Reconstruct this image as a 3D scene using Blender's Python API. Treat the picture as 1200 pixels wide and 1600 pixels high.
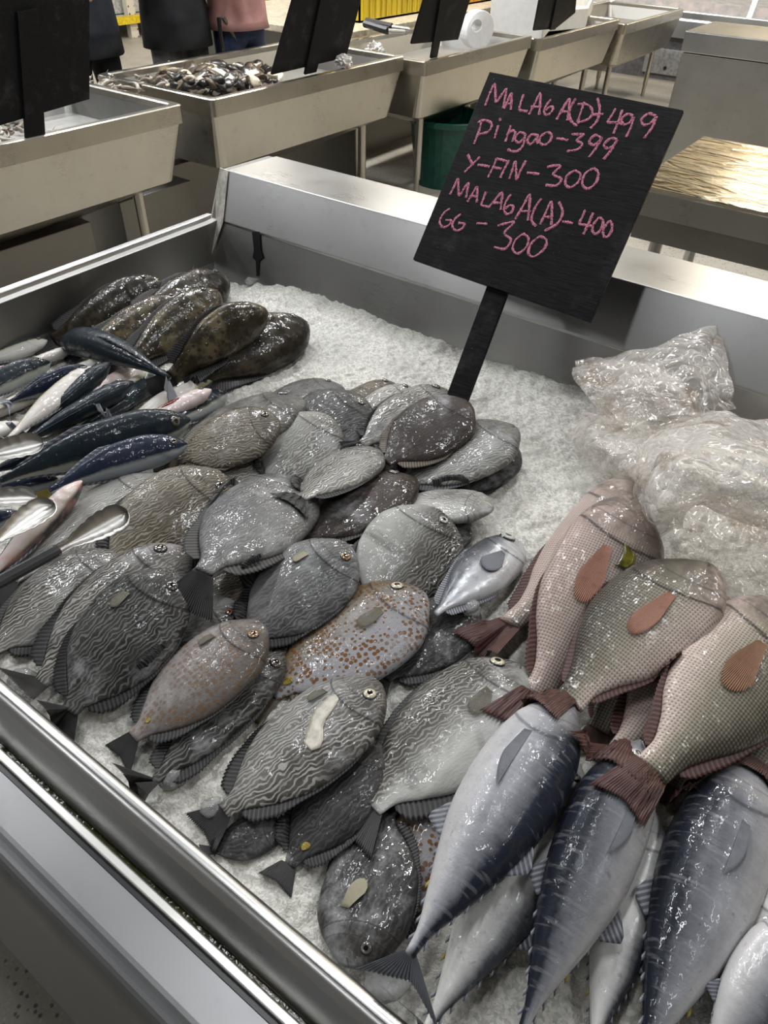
import bpy, bmesh, math, random
import numpy as np
from mathutils import Vector, Matrix, noise as mnoise

for o in list(bpy.data.objects):
    bpy.data.objects.remove(o)
S = bpy.context.scene
COL = S.collection
random.seed(7)
PI = math.pi

# ------------------------------------------------------------------ camera
FPX = 1105.0
CC = np.array([600.0, 800.0])
CAM = np.array([0.0, 0.0, 1.60])
ROT = np.array([[0.81536678, -0.40139661, 0.41720232],
                [0.57823495, 0.52894783, -0.62117512],
                [0.02865933, 0.74772652, 0.66338804]])
cd = bpy.data.cameras.new('camera')
cam = bpy.data.objects.new('camera', cd)
COL.objects.link(cam)
cd.sensor_fit = 'VERTICAL'
cd.sensor_height = 36.0
cd.lens = FPX / 1600.0 * 36.0
cd.clip_start = 0.02
m4 = Matrix([list(ROT[i]) + [CAM[i]] for i in range(3)] + [[0, 0, 0, 1]])
cam.matrix_world = m4
S.camera = cam

# ------------------------------------------------------------------ light, world, exposure
S.view_settings.view_transform = 'Standard'
S.view_settings.look = 'None'
S.view_settings.gamma = 1.0
S.view_settings.use_curve_mapping = False
S.view_settings.exposure = 0.18
wd = bpy.data.worlds.new('hall')
S.world = wd
wd.use_nodes = True
wd.node_tree.nodes['Background'].inputs[0].default_value = (0.9, 0.93, 1.0, 1)
wd.node_tree.nodes['Background'].inputs[1].default_value = 0.035

CEIL = 4.2


def lamp(name, loc, sx, sy, power, col):
    l = bpy.data.lights.new(name, 'AREA')
    l.shape = 'RECTANGLE'
    l.size = sx
    l.size_y = sy
    l.energy = power
    l.color = col
    o = bpy.data.objects.new(name, l)
    o.location = loc
    COL.objects.link(o)
    return o


LAMPS = []
for lx in (-9.0, -6.3, -3.6, -0.9, 1.8):
    for ly, p in ((-3.4, 22.0), (0.9, 36.0), (3.4, 85.0), (6.4, 80.0), (9.4, 55.0)):
        c = (1.0, 0.94, 0.84) if ly >= 6 else (0.96, 0.98, 1.0)
        LAMPS.append(lamp('ceiling_tube_light', (lx, ly, CEIL - 0.12), 0.20, 1.25, p * (.4 if ly > 6 and lx < -6 else .85 if ly > 6 else 1) * {-9.0: .9, -6.3: 1.2, -3.6: 1.55, -0.9: .75, 1.8: .5}[lx], c))
for lx in (-1.5, 0.5, 2.5, 4.5):  # added unseen lamps, brighten the back wall that table and ledge mirror
    LAMPS.append(lamp('added_wall_fill', (lx, 12.8, CEIL - 0.12), 1.6, 0.15, 95.0, (1.0, 0.88, 0.68)))


# ------------------------------------------------------------------ helpers: pixels -> place, tags, meshes
def ray(p):
    d = np.array([p[0] - CC[0], -(p[1] - CC[1]), -FPX])
    d = ROT @ d
    return d / np.linalg.norm(d)


def P(px, py, z):
    d = ray((px, py))
    return CAM + d * ((z - CAM[2]) / d[2])


def atY(px, py, y):
    d = ray((px, py))
    return CAM + d * (y / d[1])


def tag(o, label=None, cat=None, group=None, kind=None):
    if label: o['label'] = label
    if cat: o['category'] = cat
    if group: o['group'] = group
    if kind: o['kind'] = kind
    return o


def link_mesh(name, me, mat=None, parent=None):
    o = bpy.data.objects.new(name, me)
    COL.objects.link(o)
    if mat is not None:
        for m in (mat if isinstance(mat, (list, tuple)) else [mat]):
            me.materials.append(m)
    if parent is not None:
        o.parent = parent
    return o


def mesh_from(name, verts, faces, mat=None, parent=None, smooth=True, mi=None):
    me = bpy.data.meshes.new(name)
    me.from_pydata([tuple(map(float, v)) for v in verts], [], [tuple(int(i) for i in f) for f in faces])
    if smooth:
        me.polygons.foreach_set('use_smooth', [True] * len(me.polygons))
    o = link_mesh(name, me, mat, parent)
    if mi is not None:
        me.polygons.foreach_set('material_index', mi)
    me.update()
    return o


class MB:
    """collects shapes into one bmesh"""
    def __init__(self):
        self.bm = bmesh.new()

    def box(self, x0, x1, y0, y1, z0, z1, bev=0.0):
        r = bmesh.ops.create_cube(self.bm, size=1.0)
        for v in r['verts']:
            v.co = Vector(((x0 + x1) / 2 + v.co.x * (x1 - x0), (y0 + y1) / 2 + v.co.y * (y1 - y0), (z0 + z1) / 2 + v.co.z * (z1 - z0)))
        if bev > 0:
            es = list({e for v in r['verts'] for e in v.link_edges})
            bmesh.ops.bevel(self.bm, geom=es, offset=bev, segments=3, affect='EDGES', profile=0.5)
        return self

    def poly_prism(self, prof, axis, a0, a1, closed=True):
        """prof: list of 2-D points; extruded along axis ('x': prof=(y,z); 'y': prof=(x,z); 'z': prof=(x,y))"""
        def pt(p, a):
            if axis == 'x': return (a, p[0], p[1])
            if axis == 'y': return (p[0], a, p[1])
            return (p[0], p[1], a)
        A = [self.bm.verts.new(pt(p, a0)) for p in prof]
        B = [self.bm.verts.new(pt(p, a1)) for p in prof]
        n = len(prof)
        for i in range(n if closed else n - 1):
            j = (i + 1) % n
            self.bm.faces.new((A[i], A[j], B[j], B[i]))
        if closed:
            self.bm.faces.new(A)
            self.bm.faces.new(B[::-1])
        return self

    def tube(self, pts, r, n=10, cap=True):
        pts = [Vector(p) for p in pts]
        rs = r if isinstance(r, (list, tuple)) else [r] * len(pts)
        rings = []
        for i, p in enumerate(pts):
            t = (pts[min(i + 1, len(pts) - 1)] - pts[max(i - 1, 0)]).normalized()
            a = t.cross(Vector((0.13, 0.31, 0.94)))
            if a.length < 1e-4: a = t.cross(Vector((1, 0, 0)))
            a.normalize()
            b = t.cross(a)
            rings.append([self.bm.verts.new(p + (a * math.cos(q) + b * math.sin(q)) * rs[i]) for q in [2 * PI * k / n for k in range(n)]])
        for i in range(len(rings) - 1):
            for k in range(n):
                self.bm.faces.new((rings[i][k], rings[i][(k + 1) % n], rings[i + 1][(k + 1) % n], rings[i + 1][k]))
        if cap:
            self.bm.faces.new(rings[0][::-1])
            self.bm.faces.new(rings[-1])
        return self

    def face(self, pts):
        self.bm.faces.new([self.bm.verts.new(tuple(map(float, p))) for p in pts])
        return self

    def build(self, name, mat=None, parent=None, smooth=False, bevel=0.0):
        bmesh.ops.recalc_face_normals(self.bm, faces=self.bm.faces)
        me = bpy.data.meshes.new(name)
        self.bm.to_mesh(me)
        self.bm.free()
        o = link_mesh(name, me, mat, parent)
        if smooth:
            me.polygons.foreach_set('use_smooth', [True] * len(me.polygons))
        if bevel > 0:
            b = o.modifiers.new('bevel', 'BEVEL')
            b.width = bevel
            b.segments = 3
            b.limit_method = 'ANGLE'
            b.angle_limit = math.radians(12)
        return o


def empty(name, loc, rz=0.0):
    o = bpy.data.objects.new(name, None)
    COL.objects.link(o)
    o.location = loc
    o.rotation_euler = (0, 0, rz)
    return o


# ------------------------------------------------------------------ helpers: materials
class N:
    def __init__(self, name):
        self.m = bpy.data.materials.new(name)
        self.m.use_nodes = True
        self.t = self.m.node_tree
        self.b = self.t.nodes['Principled BSDF']
        self.out = self.t.nodes['Material Output']

    def n(self, typ, **kw):
        nd = self.t.nodes.new(typ)
        for k, v in kw.items():
            setattr(nd, k, v)
        return nd

    def l(self, a, b):
        self.t.links.new(a, b)
        return self

    def put(self, sock, v):
        if hasattr(v, 'is_output') or isinstance(v, bpy.types.NodeSocket):
            self.t.links.new(v, sock)
        else:
            if sock.type == 'RGBA' and len(v) == 3: v = (*v, 1)
            sock.default_value = v

    def math(self, op, a, b=None, c=None, clamp=False):
        nd = self.n('ShaderNodeMath', operation=op, use_clamp=clamp)
        self.put(nd.inputs[0], a)
        if b is not None: self.put(nd.inputs[1], b)
        if c is not None: self.put(nd.inputs[2], c)
        return nd.outputs[0]

    def vmath(self, op, a, b=None, scale=None):
        nd = self.n('ShaderNodeVectorMath', operation=op)
        self.put(nd.inputs[0], a)
        if b is not None: self.put(nd.inputs[1], b)
        if scale is not None: self.put(nd.inputs['Scale'], scale)
        return nd.outputs[0]

    def coord(self, kind='Object'):
        return self.n('ShaderNodeTexCoord').outputs[kind]

    def rand(self):
        return self.n('ShaderNodeObjectInfo').outputs['Random']

    def sep(self, v):
        nd = self.n('ShaderNodeSeparateXYZ')
        self.put(nd.inputs[0], v)
        return nd.outputs

    def noise(self, vec, scale, detail=3, rough=0.55, dist=0.0):
        nd = self.n('ShaderNodeTexNoise')
        if vec is not None: self.put(nd.inputs['Vector'], vec)
        nd.inputs['Scale'].default_value = scale
        nd.inputs['Detail'].default_value = detail
        nd.inputs['Roughness'].default_value = rough
        nd.inputs['Distortion'].default_value = dist
        return nd.outputs['Fac']

    def voro(self, vec, scale, feature='F1', out='Distance', rnd=1.0):
        nd = self.n('ShaderNodeTexVoronoi', feature=feature)
        if vec is not None: self.put(nd.inputs['Vector'], vec)
        nd.inputs['Scale'].default_value = scale
        nd.inputs['Randomness'].default_value = rnd
        return nd.outputs[out]

    def ramp(self, fac, stops):
        nd = self.n('ShaderNodeValToRGB')
        self.put(nd.inputs[0], fac)
        e = nd.color_ramp.elements
        while len(e) < len(stops): e.new(0.5)
        for i, (p, c) in enumerate(stops):
            e[i].position = p
            e[i].color = (*c, 1) if not isinstance(c, (int, float)) else (c, c, c, 1)
        return nd.outputs[0]

    def rng(self, v, a, b, c=0.0, d=1.0, smooth=True):
        nd = self.n('ShaderNodeMapRange')
        nd.interpolation_type = 'SMOOTHSTEP' if smooth else 'LINEAR'
        self.put(nd.inputs[0], v)
        for i, x in enumerate((a, b, c, d)):
            self.put(nd.inputs[1 + i], x)
        return nd.outputs[0]

    def mix(self, f, a, b, mode='MIX'):
        nd = self.n('ShaderNodeMix', data_type='RGBA', blend_type=mode)
        self.put(nd.inputs[0], f)
        self.put(nd.inputs[6], a)
        self.put(nd.inputs[7], b)
        return nd.outputs[2]

    def bump(self, h, strength=0.3, dist=0.002, prev=None):
        nd = self.n('ShaderNodeBump')
        nd.inputs['Strength'].default_value = strength
        nd.inputs['Distance'].default_value = dist
        self.put(nd.inputs['Height'], h)
        if prev is not None: self.put(nd.inputs['Normal'], prev)
        return nd.outputs[0]

    def set(self, **kw):
        al = dict(color='Base Color', rough='Roughness', metal='Metallic', spec='Specular IOR Level', coat='Coat Weight', coatr='Coat Roughness',
                  normal='Normal', alpha='Alpha', trans='Transmission Weight', sss='Subsurface Weight', ior='IOR', coatn='Coat Normal', aniso='Anisotropic')
        for k, v in kw.items():
            self.put(self.b.inputs[al[k]], v)
        return self


def plain(name, col, rough=0.5, metal=0.0, nscale=30, namt=0.25, bump=0.0, spec=0.5):
    m = N(name)
    co = m.coord()
    f = m.noise(co, nscale, 4)
    c = m.mix(m.rng(f, 0.3, 0.7), tuple(x * (1 - namt) for x in col), tuple(min(1, x * (1 + namt)) for x in col))
    m.set(color=c, rough=rough, metal=metal, spec=spec)
    if bump: m.set(normal=m.bump(f, bump, 0.002))
    return m.m


def stainless(name, col=(0.50, 0.50, 0.49), rough=0.28, stretch=(1, 60, 60), stain=0.0):
    m = N(name)
    co = m.coord()
    st = m.vmath('MULTIPLY', co, stretch)
    br = m.noise(st, 14, 4, 0.6)
    big = m.noise(co, 3.0, 4, 0.6)
    blot = m.noise(co, 22, 4, 0.6)
    c = m.mix(m.rng(big, 0.3, 0.7), tuple(x * 0.90 for x in col), col)
    c = m.mix(m.math('MULTIPLY', m.rng(blot, 0.55, 0.75), 0.25 + stain), c, tuple(x * 0.6 for x in col))
    r = m.math('ADD', m.math('MULTIPLY', br, 0.06), m.math('ADD', m.math('MULTIPLY', big, 0.14), rough - 0.08))
    m.set(color=c, rough=r, metal=1.0, normal=m.bump(m.math('ADD', m.math('MULTIPLY', br, 0.10), big), 0.035, 0.004))
    return m.m


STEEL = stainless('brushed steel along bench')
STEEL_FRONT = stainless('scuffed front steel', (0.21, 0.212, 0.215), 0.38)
STEEL_Y = stainless('brushed steel along row', col=(0.56, 0.535, 0.48), rough=0.27, stretch=(60, 1, 60))
STEEL_DROP = stainless('steel with water marks', rough=0.30, stretch=(60, 2, 60), stain=0.35)
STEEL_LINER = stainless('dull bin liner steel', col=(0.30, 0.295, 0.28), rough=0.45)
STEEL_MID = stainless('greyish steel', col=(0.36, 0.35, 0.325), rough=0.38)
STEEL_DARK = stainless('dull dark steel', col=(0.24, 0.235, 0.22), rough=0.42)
BLACKWOOD = None

# concrete floor
fm = N('polished concrete floor')
co = fm.coord()
f1 = fm.noise(co, 2.2, 5)
f2 = fm.noise(co, 160, 3)
c = fm.mix(fm.rng(f1, 0.3, 0.7), (0.24, 0.22, 0.18), (0.33, 0.305, 0.26))
c = fm.mix(fm.rng(fm.voro(co, 55), 0.12, 0.30), (0.07, 0.062, 0.05), c)
c = fm.mix(fm.math('MULTIPLY', fm.rng(f2, 0.55, 0.7), 0.5), c, (0.42, 0.39, 0.33))
fm.set(color=c, rough=0.45, normal=fm.bump(f2, 0.15, 0.002))
FLOOR = fm.m

# ------------------------------------------------------------------ the hall
mb = MB(); mb.box(-14, 6, -6, 14, -0.1, 0.0)
tag(mb.build('floor', FLOOR), kind='structure')
mb = MB(); mb.box(-14, 6, -6, 14, CEIL, CEIL + 0.1)
tag(mb.build('ceiling', plain('grey painted ceiling', (0.13, 0.13, 0.13), 0.8)), kind='structure')
wallm = plain('grey wall paint', (0.22, 0.22, 0.21), 0.6, nscale=3, namt=.1)
wallf = plain('light grey wall paint', (0.27, 0.27, 0.275), 0.6, nscale=3, namt=.1)
wallb = plain('cream wall paint', (0.62, 0.55, 0.42), 0.6, nscale=3, namt=.1)
for nm, b in dict(wall_left=(-14.1, -14, -6, 14), wall_right=(6, 6.1, -6, 14), wall_back=(-14, 6, 14, 14.1), wall_front=(-14, 6, -6.1, -6)).items():
    mb = MB(); mb.box(b[0], b[1], b[2], b[3], 0, CEIL)
    tag(mb.build(nm, wallb if nm in ('wall_back', 'wall_right') else wallf if nm == 'wall_front' else wallm), kind='structure')

# ------------------------------------------------------------------ the steel fish bench
RIM = 0.85
XL = -1.655          # left wall
XR = 0.62            # right end (outside the frame)
YF = 0.163           # inner edge of the front rim
YL = 1.465           # lip of the rear ledge
ZL = 0.85
TAP = 0.35
bench = empty('fish_display_bench', (-0.5, 0.8, 0.0))
tag(bench, 'big stainless steel fish bench heaped with crushed ice and fish in the foreground', 'bench')
BINV = Matrix.Translation((0.5, -0.8, 0.0))


def bpart(mb, name, mat, **kw):
    o = mb.build(name, mat, bench, **kw)
    o.matrix_parent_inverse = BINV
    return o


def back_y(z): return YL - TAP * (ZL - z)
def left_x(z): return XL + TAP * (RIM - z)


# back ledge: lip, steep face, top, rear skirt
XC = -1.598
mb = MB()
mb.poly_prism([(YL - 0.003, ZL), (1.520, 0.974), (1.728, 0.970), (1.728, 0.70), (1.722, 0.70), (1.722, 0.964), (1.525, 0.968), (YL + 0.006, ZL + 0.006), (YL + 0.008, ZL - 0.006), (back_y(0.6) + 0.006, 0.6), (back_y(0.6), 0.6), (YL, ZL - 0.004)],
              'x', XC - 0.01, XR)
bpart(mb, 'rear_ledge', STEEL, bevel=0.0025)
# left wall (slightly tapered) with folded top edge, and the gusset that carries the ledge end
mb = MB()
mb.poly_prism([(left_x(0.6), 0.60), (left_x(0.6) - 0.02, 0.60), (XL - 0.020, RIM), (XL, RIM)], 'y', 0.13, YL + 0.02)
bpart(mb, 'side_wall', STEEL_DROP, bevel=0.003)
mb = MB()
mb.poly_prism([(0.10, 0.60), (0.10, 0.842), (1.44, 0.846), (YL, 0.848), (1.522, 0.970), (1.726, 0.966), (1.726, 0.60)], 'x', XC - 0.040, XC - 0.016)
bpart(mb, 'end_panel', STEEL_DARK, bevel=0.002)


def on_plane(px, py, p0, nrm):
    d = ray((px, py)); nrm = np.array(nrm, float)
    return CAM + d * (((np.array(p0) - CAM) @ nrm) / (d @ nrm))


# welded corner strip between side and rear walls; reflected brightness is in its pale colour
mb = MB()
bw = ((0, YL - 0.002, ZL), (0, 1, -TAP)); lw = ((XL, 0, RIM), (1, 0, TAP))
q1, q2, q3 = (XC - 0.038, 1.519, 0.975), (XC - 0.002, 1.516, 0.975), (XC + 0.015, YL - 0.008, ZL)
q4 = on_plane(318, 440, *bw) + np.array([0, -.006, 0]); q5 = on_plane(288, 448, *lw) + np.array([.006, 0, 0]); q6 = on_plane(327, 339, *lw) + np.array([.006, 0, 0])
vs_ = [mb.bm.verts.new(tuple(map(float, q))) for q in (q1, q2, q3, q4, q5, q6)]
for f_ in ((0, 1, 2), (0, 2, 5), (5, 2, 3), (5, 3, 4)):
    mb.bm.faces.new([vs_[k] for k in f_])
r = bmesh.ops.extrude_face_region(mb.bm, geom=list(mb.bm.faces))
bmesh.ops.translate(mb.bm, vec=(-0.002, 0.003, 0), verts=[v for v in r['geom'] if isinstance(v, bmesh.types.BMVert)])
corner = bpart(mb, 'corner_strip', plain('corner strip with painted sheen', (0.50, 0.485, 0.43), 0.4, 0.2, nscale=40, namt=.3))
# black drip stain on the rear wall
mb = MB()
dp = [(394, 362), (406, 362), (408, 392), (412, 402), (405, 408), (404, 430), (401, 432), (400, 408), (395, 402), (397, 390)]
mb.face([on_plane(a_, b__, *bw) + np.array([0, -.0012, 0]) for a_, b__ in dp])
bpart(mb, 'drip_stain', plain('black grime', (0.006, 0.006, 0.007), 0.3))
# front rim
mb = MB()
prof = [(YF, 0.62), (YF, RIM - 0.010), (YF - 0.003, RIM - 0.003), (YF - 0.008, RIM), (YF - 0.014, RIM), (YF - 0.019, RIM - 0.003), (YF - 0.024, RIM - 0.009), (0.1185, 0.795), (0.1185, 0.62)]
mb.poly_prism(prof, 'x', XL, XR)
bpart(mb, 'front_rim', STEEL, bevel=0.002)
# trough with algae water
mb = MB(); mb.box(XL, XR, 0.106, 0.120, 0.60, 0.788)
algm = N('green algae water')
co = algm.coord()
f = algm.noise(algm.vmath('MULTIPLY', co, (1, 6, 1)), 14, 4)
algm.set(color=algm.ramp(f, [(0.3, (0.006, 0.012, 0.003)), (0.5, (0.03, 0.035, 0.008)), (0.7, (0.09, 0.065, 0.02))]), rough=0.12, normal=algm.bump(algm.noise(co, 120, 3), 0.4, 0.003))
bpart(mb, 'gutter', algm.m)
mb = MB(); mb.poly_prism([(0.1135, 0.62), (0.1135, 0.798), (0.1120, 0.800), (0.1035, 0.8005), (0.1020, 0.797), (0.1020, 0.62)], 'x', XL, XR)
bpart(mb, 'gutter_strip', stainless('gutter strip steel', (0.6, 0.59, 0.56), 0.34), bevel=0.002)
mb = MB(); mb.box(XL, XR, 0.0955, 0.1025, 0.60, 0.793)
bpart(mb, 'seal', plain('dark sealant', (0.02, 0.02, 0.022), 0.35))
# rounded bumper front
mb = MB()
prof = [(0.0965, 0.60), (0.0965, 0.7965), (0.0955, 0.798)]
for k in range(13):
    q = PI / 2 * k / 12
    prof.append((0.058 - 0.034 * math.sin(q), 0.765 + 0.034 * math.cos(q)))
prof += [(0.022, 0.70), (-0.013, 0.42), (-0.013, 0.08), (0.05, 0.08), (0.05, 0.60)]
mb.poly_prism(prof, 'x', XL, XR)
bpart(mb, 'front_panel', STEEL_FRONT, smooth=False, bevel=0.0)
mb = MB(); mb.box(XL + 0.02, XR - 0.02, 0.06, 1.70, 0.10, 0.60)
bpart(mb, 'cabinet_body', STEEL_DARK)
mb = MB(); mb.box(XL + 0.02, XR - 0.02, 0.05, 1.72, 0.0, 0.10)
bpart(mb, 'plinth', plain('black plinth', (0.02, 0.02, 0.02), 0.6))
mb = MB(); mb.box(XR, XR + 0.02, 0.10, 1.78, 0.10, 0.85)
bpart(mb, 'side_panel', STEEL_DARK)

# ------------------------------------------------------------------ crushed ice (a height field that the fish are then laid upon)
G = 0.004
GX0, GX1, GY0, GY1 = -1.66, 0.60, 0.160, 1.47
NX, NY = int((GX1 - GX0) / G), int((GY1 - GY0) / G)
gx = GX0 + G * (np.arange(NX) + 0.5)
gy = GY0 + G * (np.arange(NY) + 0.5)
XX, YY = np.meshgrid(gx, gy)


def vnoise(shape, cell, seed):
    r = np.random.RandomState(seed)
    ny, nx = shape
    cy, cx = int(ny / cell) + 3, int(nx / cell) + 3
    g = r.rand(cy, cx)
    y = np.arange(ny) / cell; x = np.arange(nx) / cell
    iy = y.astype(int); ix = x.astype(int)
    fy = (y - iy); fx = (x - ix)
    fy = fy * fy * (3 - 2 * fy); fx = fx * fx * (3 - 2 * fx)
    a = g[iy][:, ix]; b = g[iy][:, ix + 1]; c = g[iy + 1][:, ix]; d = g[iy + 1][:, ix + 1]
    return (a * (1 - fx) + b * fx) * (1 - fy[:, None]) + (c * (1 - fx) + d * fx) * fy[:, None]


sh = XX.shape
base = 0.772 - 0.030 * np.clip((YY - 0.2) / 1.2, 0, 1)
base += 0.012 * np.clip((XX + 0.9) / 0.9, -1, 1)
base -= 0.045 * np.clip((-1.30 - XX) / 0.30, 0, 1)
ICE = base + 0.016 * (vnoise(sh, 40, 1) - 0.5) + 0.012 * (vnoise(sh, 14, 2) - 0.5)
HM = ICE.copy()                                     # what the next fish rests on
ICE = ICE + 0.007 * (vnoise(sh, 4.2, 3) - 0.5) + 0.006 * (vnoise(sh, 2.1, 4) - 0.5)

icem = N('crushed ice')
co = icem.coord()
v2 = icem.n('ShaderNodeTexVoronoi'); v2.inputs['Scale'].default_value = 270; icem.l(co, v2.inputs['Vector'])
hue = icem.sep(v2.outputs['Color'])[0]
big = icem.noise(co, 9, 4)
c = icem.mix(icem.rng(hue, 0.1, 0.9), (0.385, 0.375, 0.34), (0.55, 0.535, 0.485))
c = icem.mix(icem.rng(big, 0.45, 0.75), c, (0.41, 0.40, 0.365))
nf = icem.noise(co, 420, 3)
icem.set(color=c, rough=icem.rng(hue, 0, 1, 0.08, 0.40), spec=0.6, sss=0.0, normal=icem.bump(icem.math('ADD', icem.math('MULTIPLY', hue, 0.7), nf), 0.6, 0.003))
ICEM = icem.m


def ice_mesh():
    st = 1
    idx = np.arange(NX * NY).reshape(NY, NX)
    v = np.stack([XX, YY, ICE], -1).reshape(-1, 3)
    f = np.stack([idx[:-1, :-1], idx[:-1, 1:], idx[1:, 1:], idx[1:, :-1]], -1).reshape(-1, 4)
    # keep within the tapered walls
    ok = (v[:, 1] < back_y(v[:, 2]) + 0.004) & (v[:, 0] > left_x(v[:, 2]) - 0.004)
    f = f[ok[f].all(1)]
    me = bpy.data.meshes.new('crushed_ice')
    me.vertices.add(len(v)); me.vertices.foreach_set('co', v.ravel())
    me.loops.add(len(f) * 4); me.loops.foreach_set('vertex_index', f.ravel())
    me.polygons.add(len(f)); me.polygons.foreach_set('loop_start', np.arange(len(f)) * 4)
    me.polygons.foreach_set('loop_total', np.full(len(f), 4))
    me.polygons.foreach_set('use_smooth', np.ones(len(f), bool))
    me.update(); me.validate()
    bm = bmesh.new(); bm.from_mesh(me)
    loose = [w for w in bm.verts if not w.link_faces]
    bmesh.ops.delete(bm, geom=loose, context='VERTS')
    bm.to_mesh(me); bm.free()
    o = link_mesh('crushed_ice', me, ICEM)
    tag(o, 'bed of greyish white crushed ice filling the steel fish bench', 'ice', kind='stuff')


ice_mesh()

# ------------------------------------------------------------------ fish materials


def fish_base(name):
    m = N(name)
    co = m.coord()
    off = m.vmath('ADD', co, m.vmath('SCALE', (13.7, 7.3, 3.1), scale=m.rand()))
    uv = m.sep(m.coord('UV'))
    return m, off, uv[0], uv[1]


def head_lines(m, u, v, color, so, amt=0.7):
    """dark creases along the gill cover and cheek"""
    t = m.math('SUBTRACT', m.math('MULTIPLY', v, 2.0), 1.0)
    t2 = m.math('MULTIPLY', t, t)
    d1 = m.math('ABSOLUTE', m.math('ADD', m.math('SUBTRACT', u, so + 0.004), m.math('SUBTRACT', m.math('MULTIPLY', t2, 0.075), m.math('MULTIPLY', t, 0.012))))
    d2 = m.math('ABSOLUTE', m.math('ADD', m.math('SUBTRACT', u, so * 0.66 + 0.003), m.math('MULTIPLY', t2, 0.05)))
    d3 = m.math('ADD', m.math('ABSOLUTE', m.math('ADD', m.math('ADD', t, 0.18), m.math('MULTIPLY', u, 1.5))), m.rng(u, 0.035, 0.07, 0.0, 1.0))
    k = m.math('MAXIMUM', m.math('MAXIMUM', m.rng(d1, 0.002, 0.009, 1.0, 0.0), m.math('MULTIPLY', m.rng(d2, 0.001, 0.006, 1.0, 0.0), 0.55)), m.rng(d3, 0.02, 0.10, 1.0, 0.0))
    return m.mix(m.math('MULTIPLY', k, amt), color, (0.012, 0.010, 0.009))


def fish_finish(m, off, color, bumph=None, rough=0.26, bs=0.25, bd=0.0012, coat=0.35, metal=0.0, dim=0.85):
    br = m.math('ADD', m.math('MULTIPLY', m.rand(), 0.25), dim)
    hsv = m.n('ShaderNodeHueSaturation')
    m.put(hsv.inputs['Color'], color); m.put(hsv.inputs['Value'], br)
    wet = m.noise(off, 55, 4, 0.65)
    fine = m.noise(off, 260, 3, 0.6)
    h = m.math('ADD', m.math('MULTIPLY', wet, 1.6), m.math('MULTIPLY', fine, 0.6))
    nrm = m.bump(h, 0.30, 0.0012)
    if bumph is not None: nrm = m.bump(bumph, bs, bd, nrm)
    m.set(color=hsv.outputs[0], rough=m.rng(wet, 0.3, 0.7, rough, rough + 0.2), metal=metal, spec=0.12, coat=m.rng(m.noise(off, 15, 3, 0.6), 0.42, 0.68, coat * 0.25, min(1.0, coat * 1.0 + 0.30)), coatr=0.07, normal=nrm, coatn=m.bump(m.math('ADD', m.noise(off, 85, 1.0, 0.4), m.math('MULTIPLY', m.noise(off, 210, 1.0, 0.4), 0.20)), 1.0, 0.0021))
    return m.m


def rabbit_mat(name, dark, light, maze=1.0, spots=0.0, pale=0.0, tint=None, lam=0.0060, headdark=0.45):
    m, off, u, v = fish_base(name)
    x = m.sep(off)
    n1 = m.math('SUBTRACT', m.noise(off, 72, 1.2, 0.5), 0.5)
    n2 = m.math('SUBTRACT', m.noise(off, 28, 2, 0.5), 0.5)
    ph = m.math('ADD', m.math('ADD', m.math('MULTIPLY', x[1], 2 * PI / lam), m.math('MULTIPLY', x[0], 2 * PI / lam * 0.25)),
                m.math('ADD', m.math('MULTIPLY', n1, 17.0), m.math('MULTIPLY', n2, 14.0)))
    w = m.math('ADD', m.math('MULTIPLY', m.math('SINE', ph), 0.5), 0.5)
    line = m.rng(w, 0.56, 0.80)
    mot = m.noise(off, 34, 4, 0.65)
    mask = m.rng(m.noise(off, 16, 3), 0.30, 0.48, 0.25, 1.0)
    blot = m.rng(mot, 0.34, 0.68)
    ground = m.mix(blot, tuple(a * .75 for a in dark), tuple(a * 0.80 + b * 0.20 for a, b in zip(dark, light)))
    c = m.mix(m.math('MULTIPLY', m.math('MULTIPLY', line, mask), maze), ground, light)
    if spots:
        d = m.voro(off, 128, rnd=0.5)
        sp = m.rng(d, 0.36, 0.46, 1.0, 0.0)
        inten = m.math('MULTIPLY', sp, m.rng(m.noise(off, 12, 2), 0.25, 0.5, 0.35, 1.0))
        c = m.mix(m.math('MULTIPLY', inten, spots), m.mix(m.rng(v, 0.25, 0.95), light, (0.13, 0.095, 0.05) if spots > .8 else tuple(a * 0.5 + b * 0.35 for a, b in zip(dark, light))), (0.13, 0.058, 0.014))
    # belly of the fish itself is paler
    if pale:
        edge = m.math('ADD', v, m.math('MULTIPLY', m.math('SUBTRACT', mot, 0.5), 0.5))
        c = m.mix(m.math('MULTIPLY', m.rng(edge, 0.15, 0.72, 1.0, 0.0), pale), c, (0.44, 0.435, 0.41))
    # darker head and nape
    hd = m.math('MULTIPLY', m.rng(m.math('ADD', u, m.math('MULTIPLY', m.math('SUBTRACT', mot, 0.5), 0.16)), 0.12, 0.30, 1.0, 0.0), headdark)
    c = m.mix(hd, c, (0.052, 0.047, 0.042))
    if tint: c = m.mix(0.35, c, tint)
    # yellow saddle blotch by the tail, mucus patches
    mu = m.rng(m.noise(off, 11, 5, 0.7), 0.50, 0.72)
    c = m.mix(m.math('MULTIPLY', mu, 0.60), c, (0.42, 0.42, 0.425))
    c = m.mix(m.math('MULTIPLY', m.rng(m.noise(off, 9, 4, 0.65, 0.7), 0.52, 0.70), 0.6), c, tuple(x * .55 for x in dark))
    sc = m.noise(off, 520, 2)
    c = head_lines(m, u, v, c, .235, .6)
    return fish_finish(m, off, c, m.math('ADD', m.math('MULTIPLY', line, 0.35), sc), rough=0.30, bs=0.2, dim=0.74)


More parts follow.
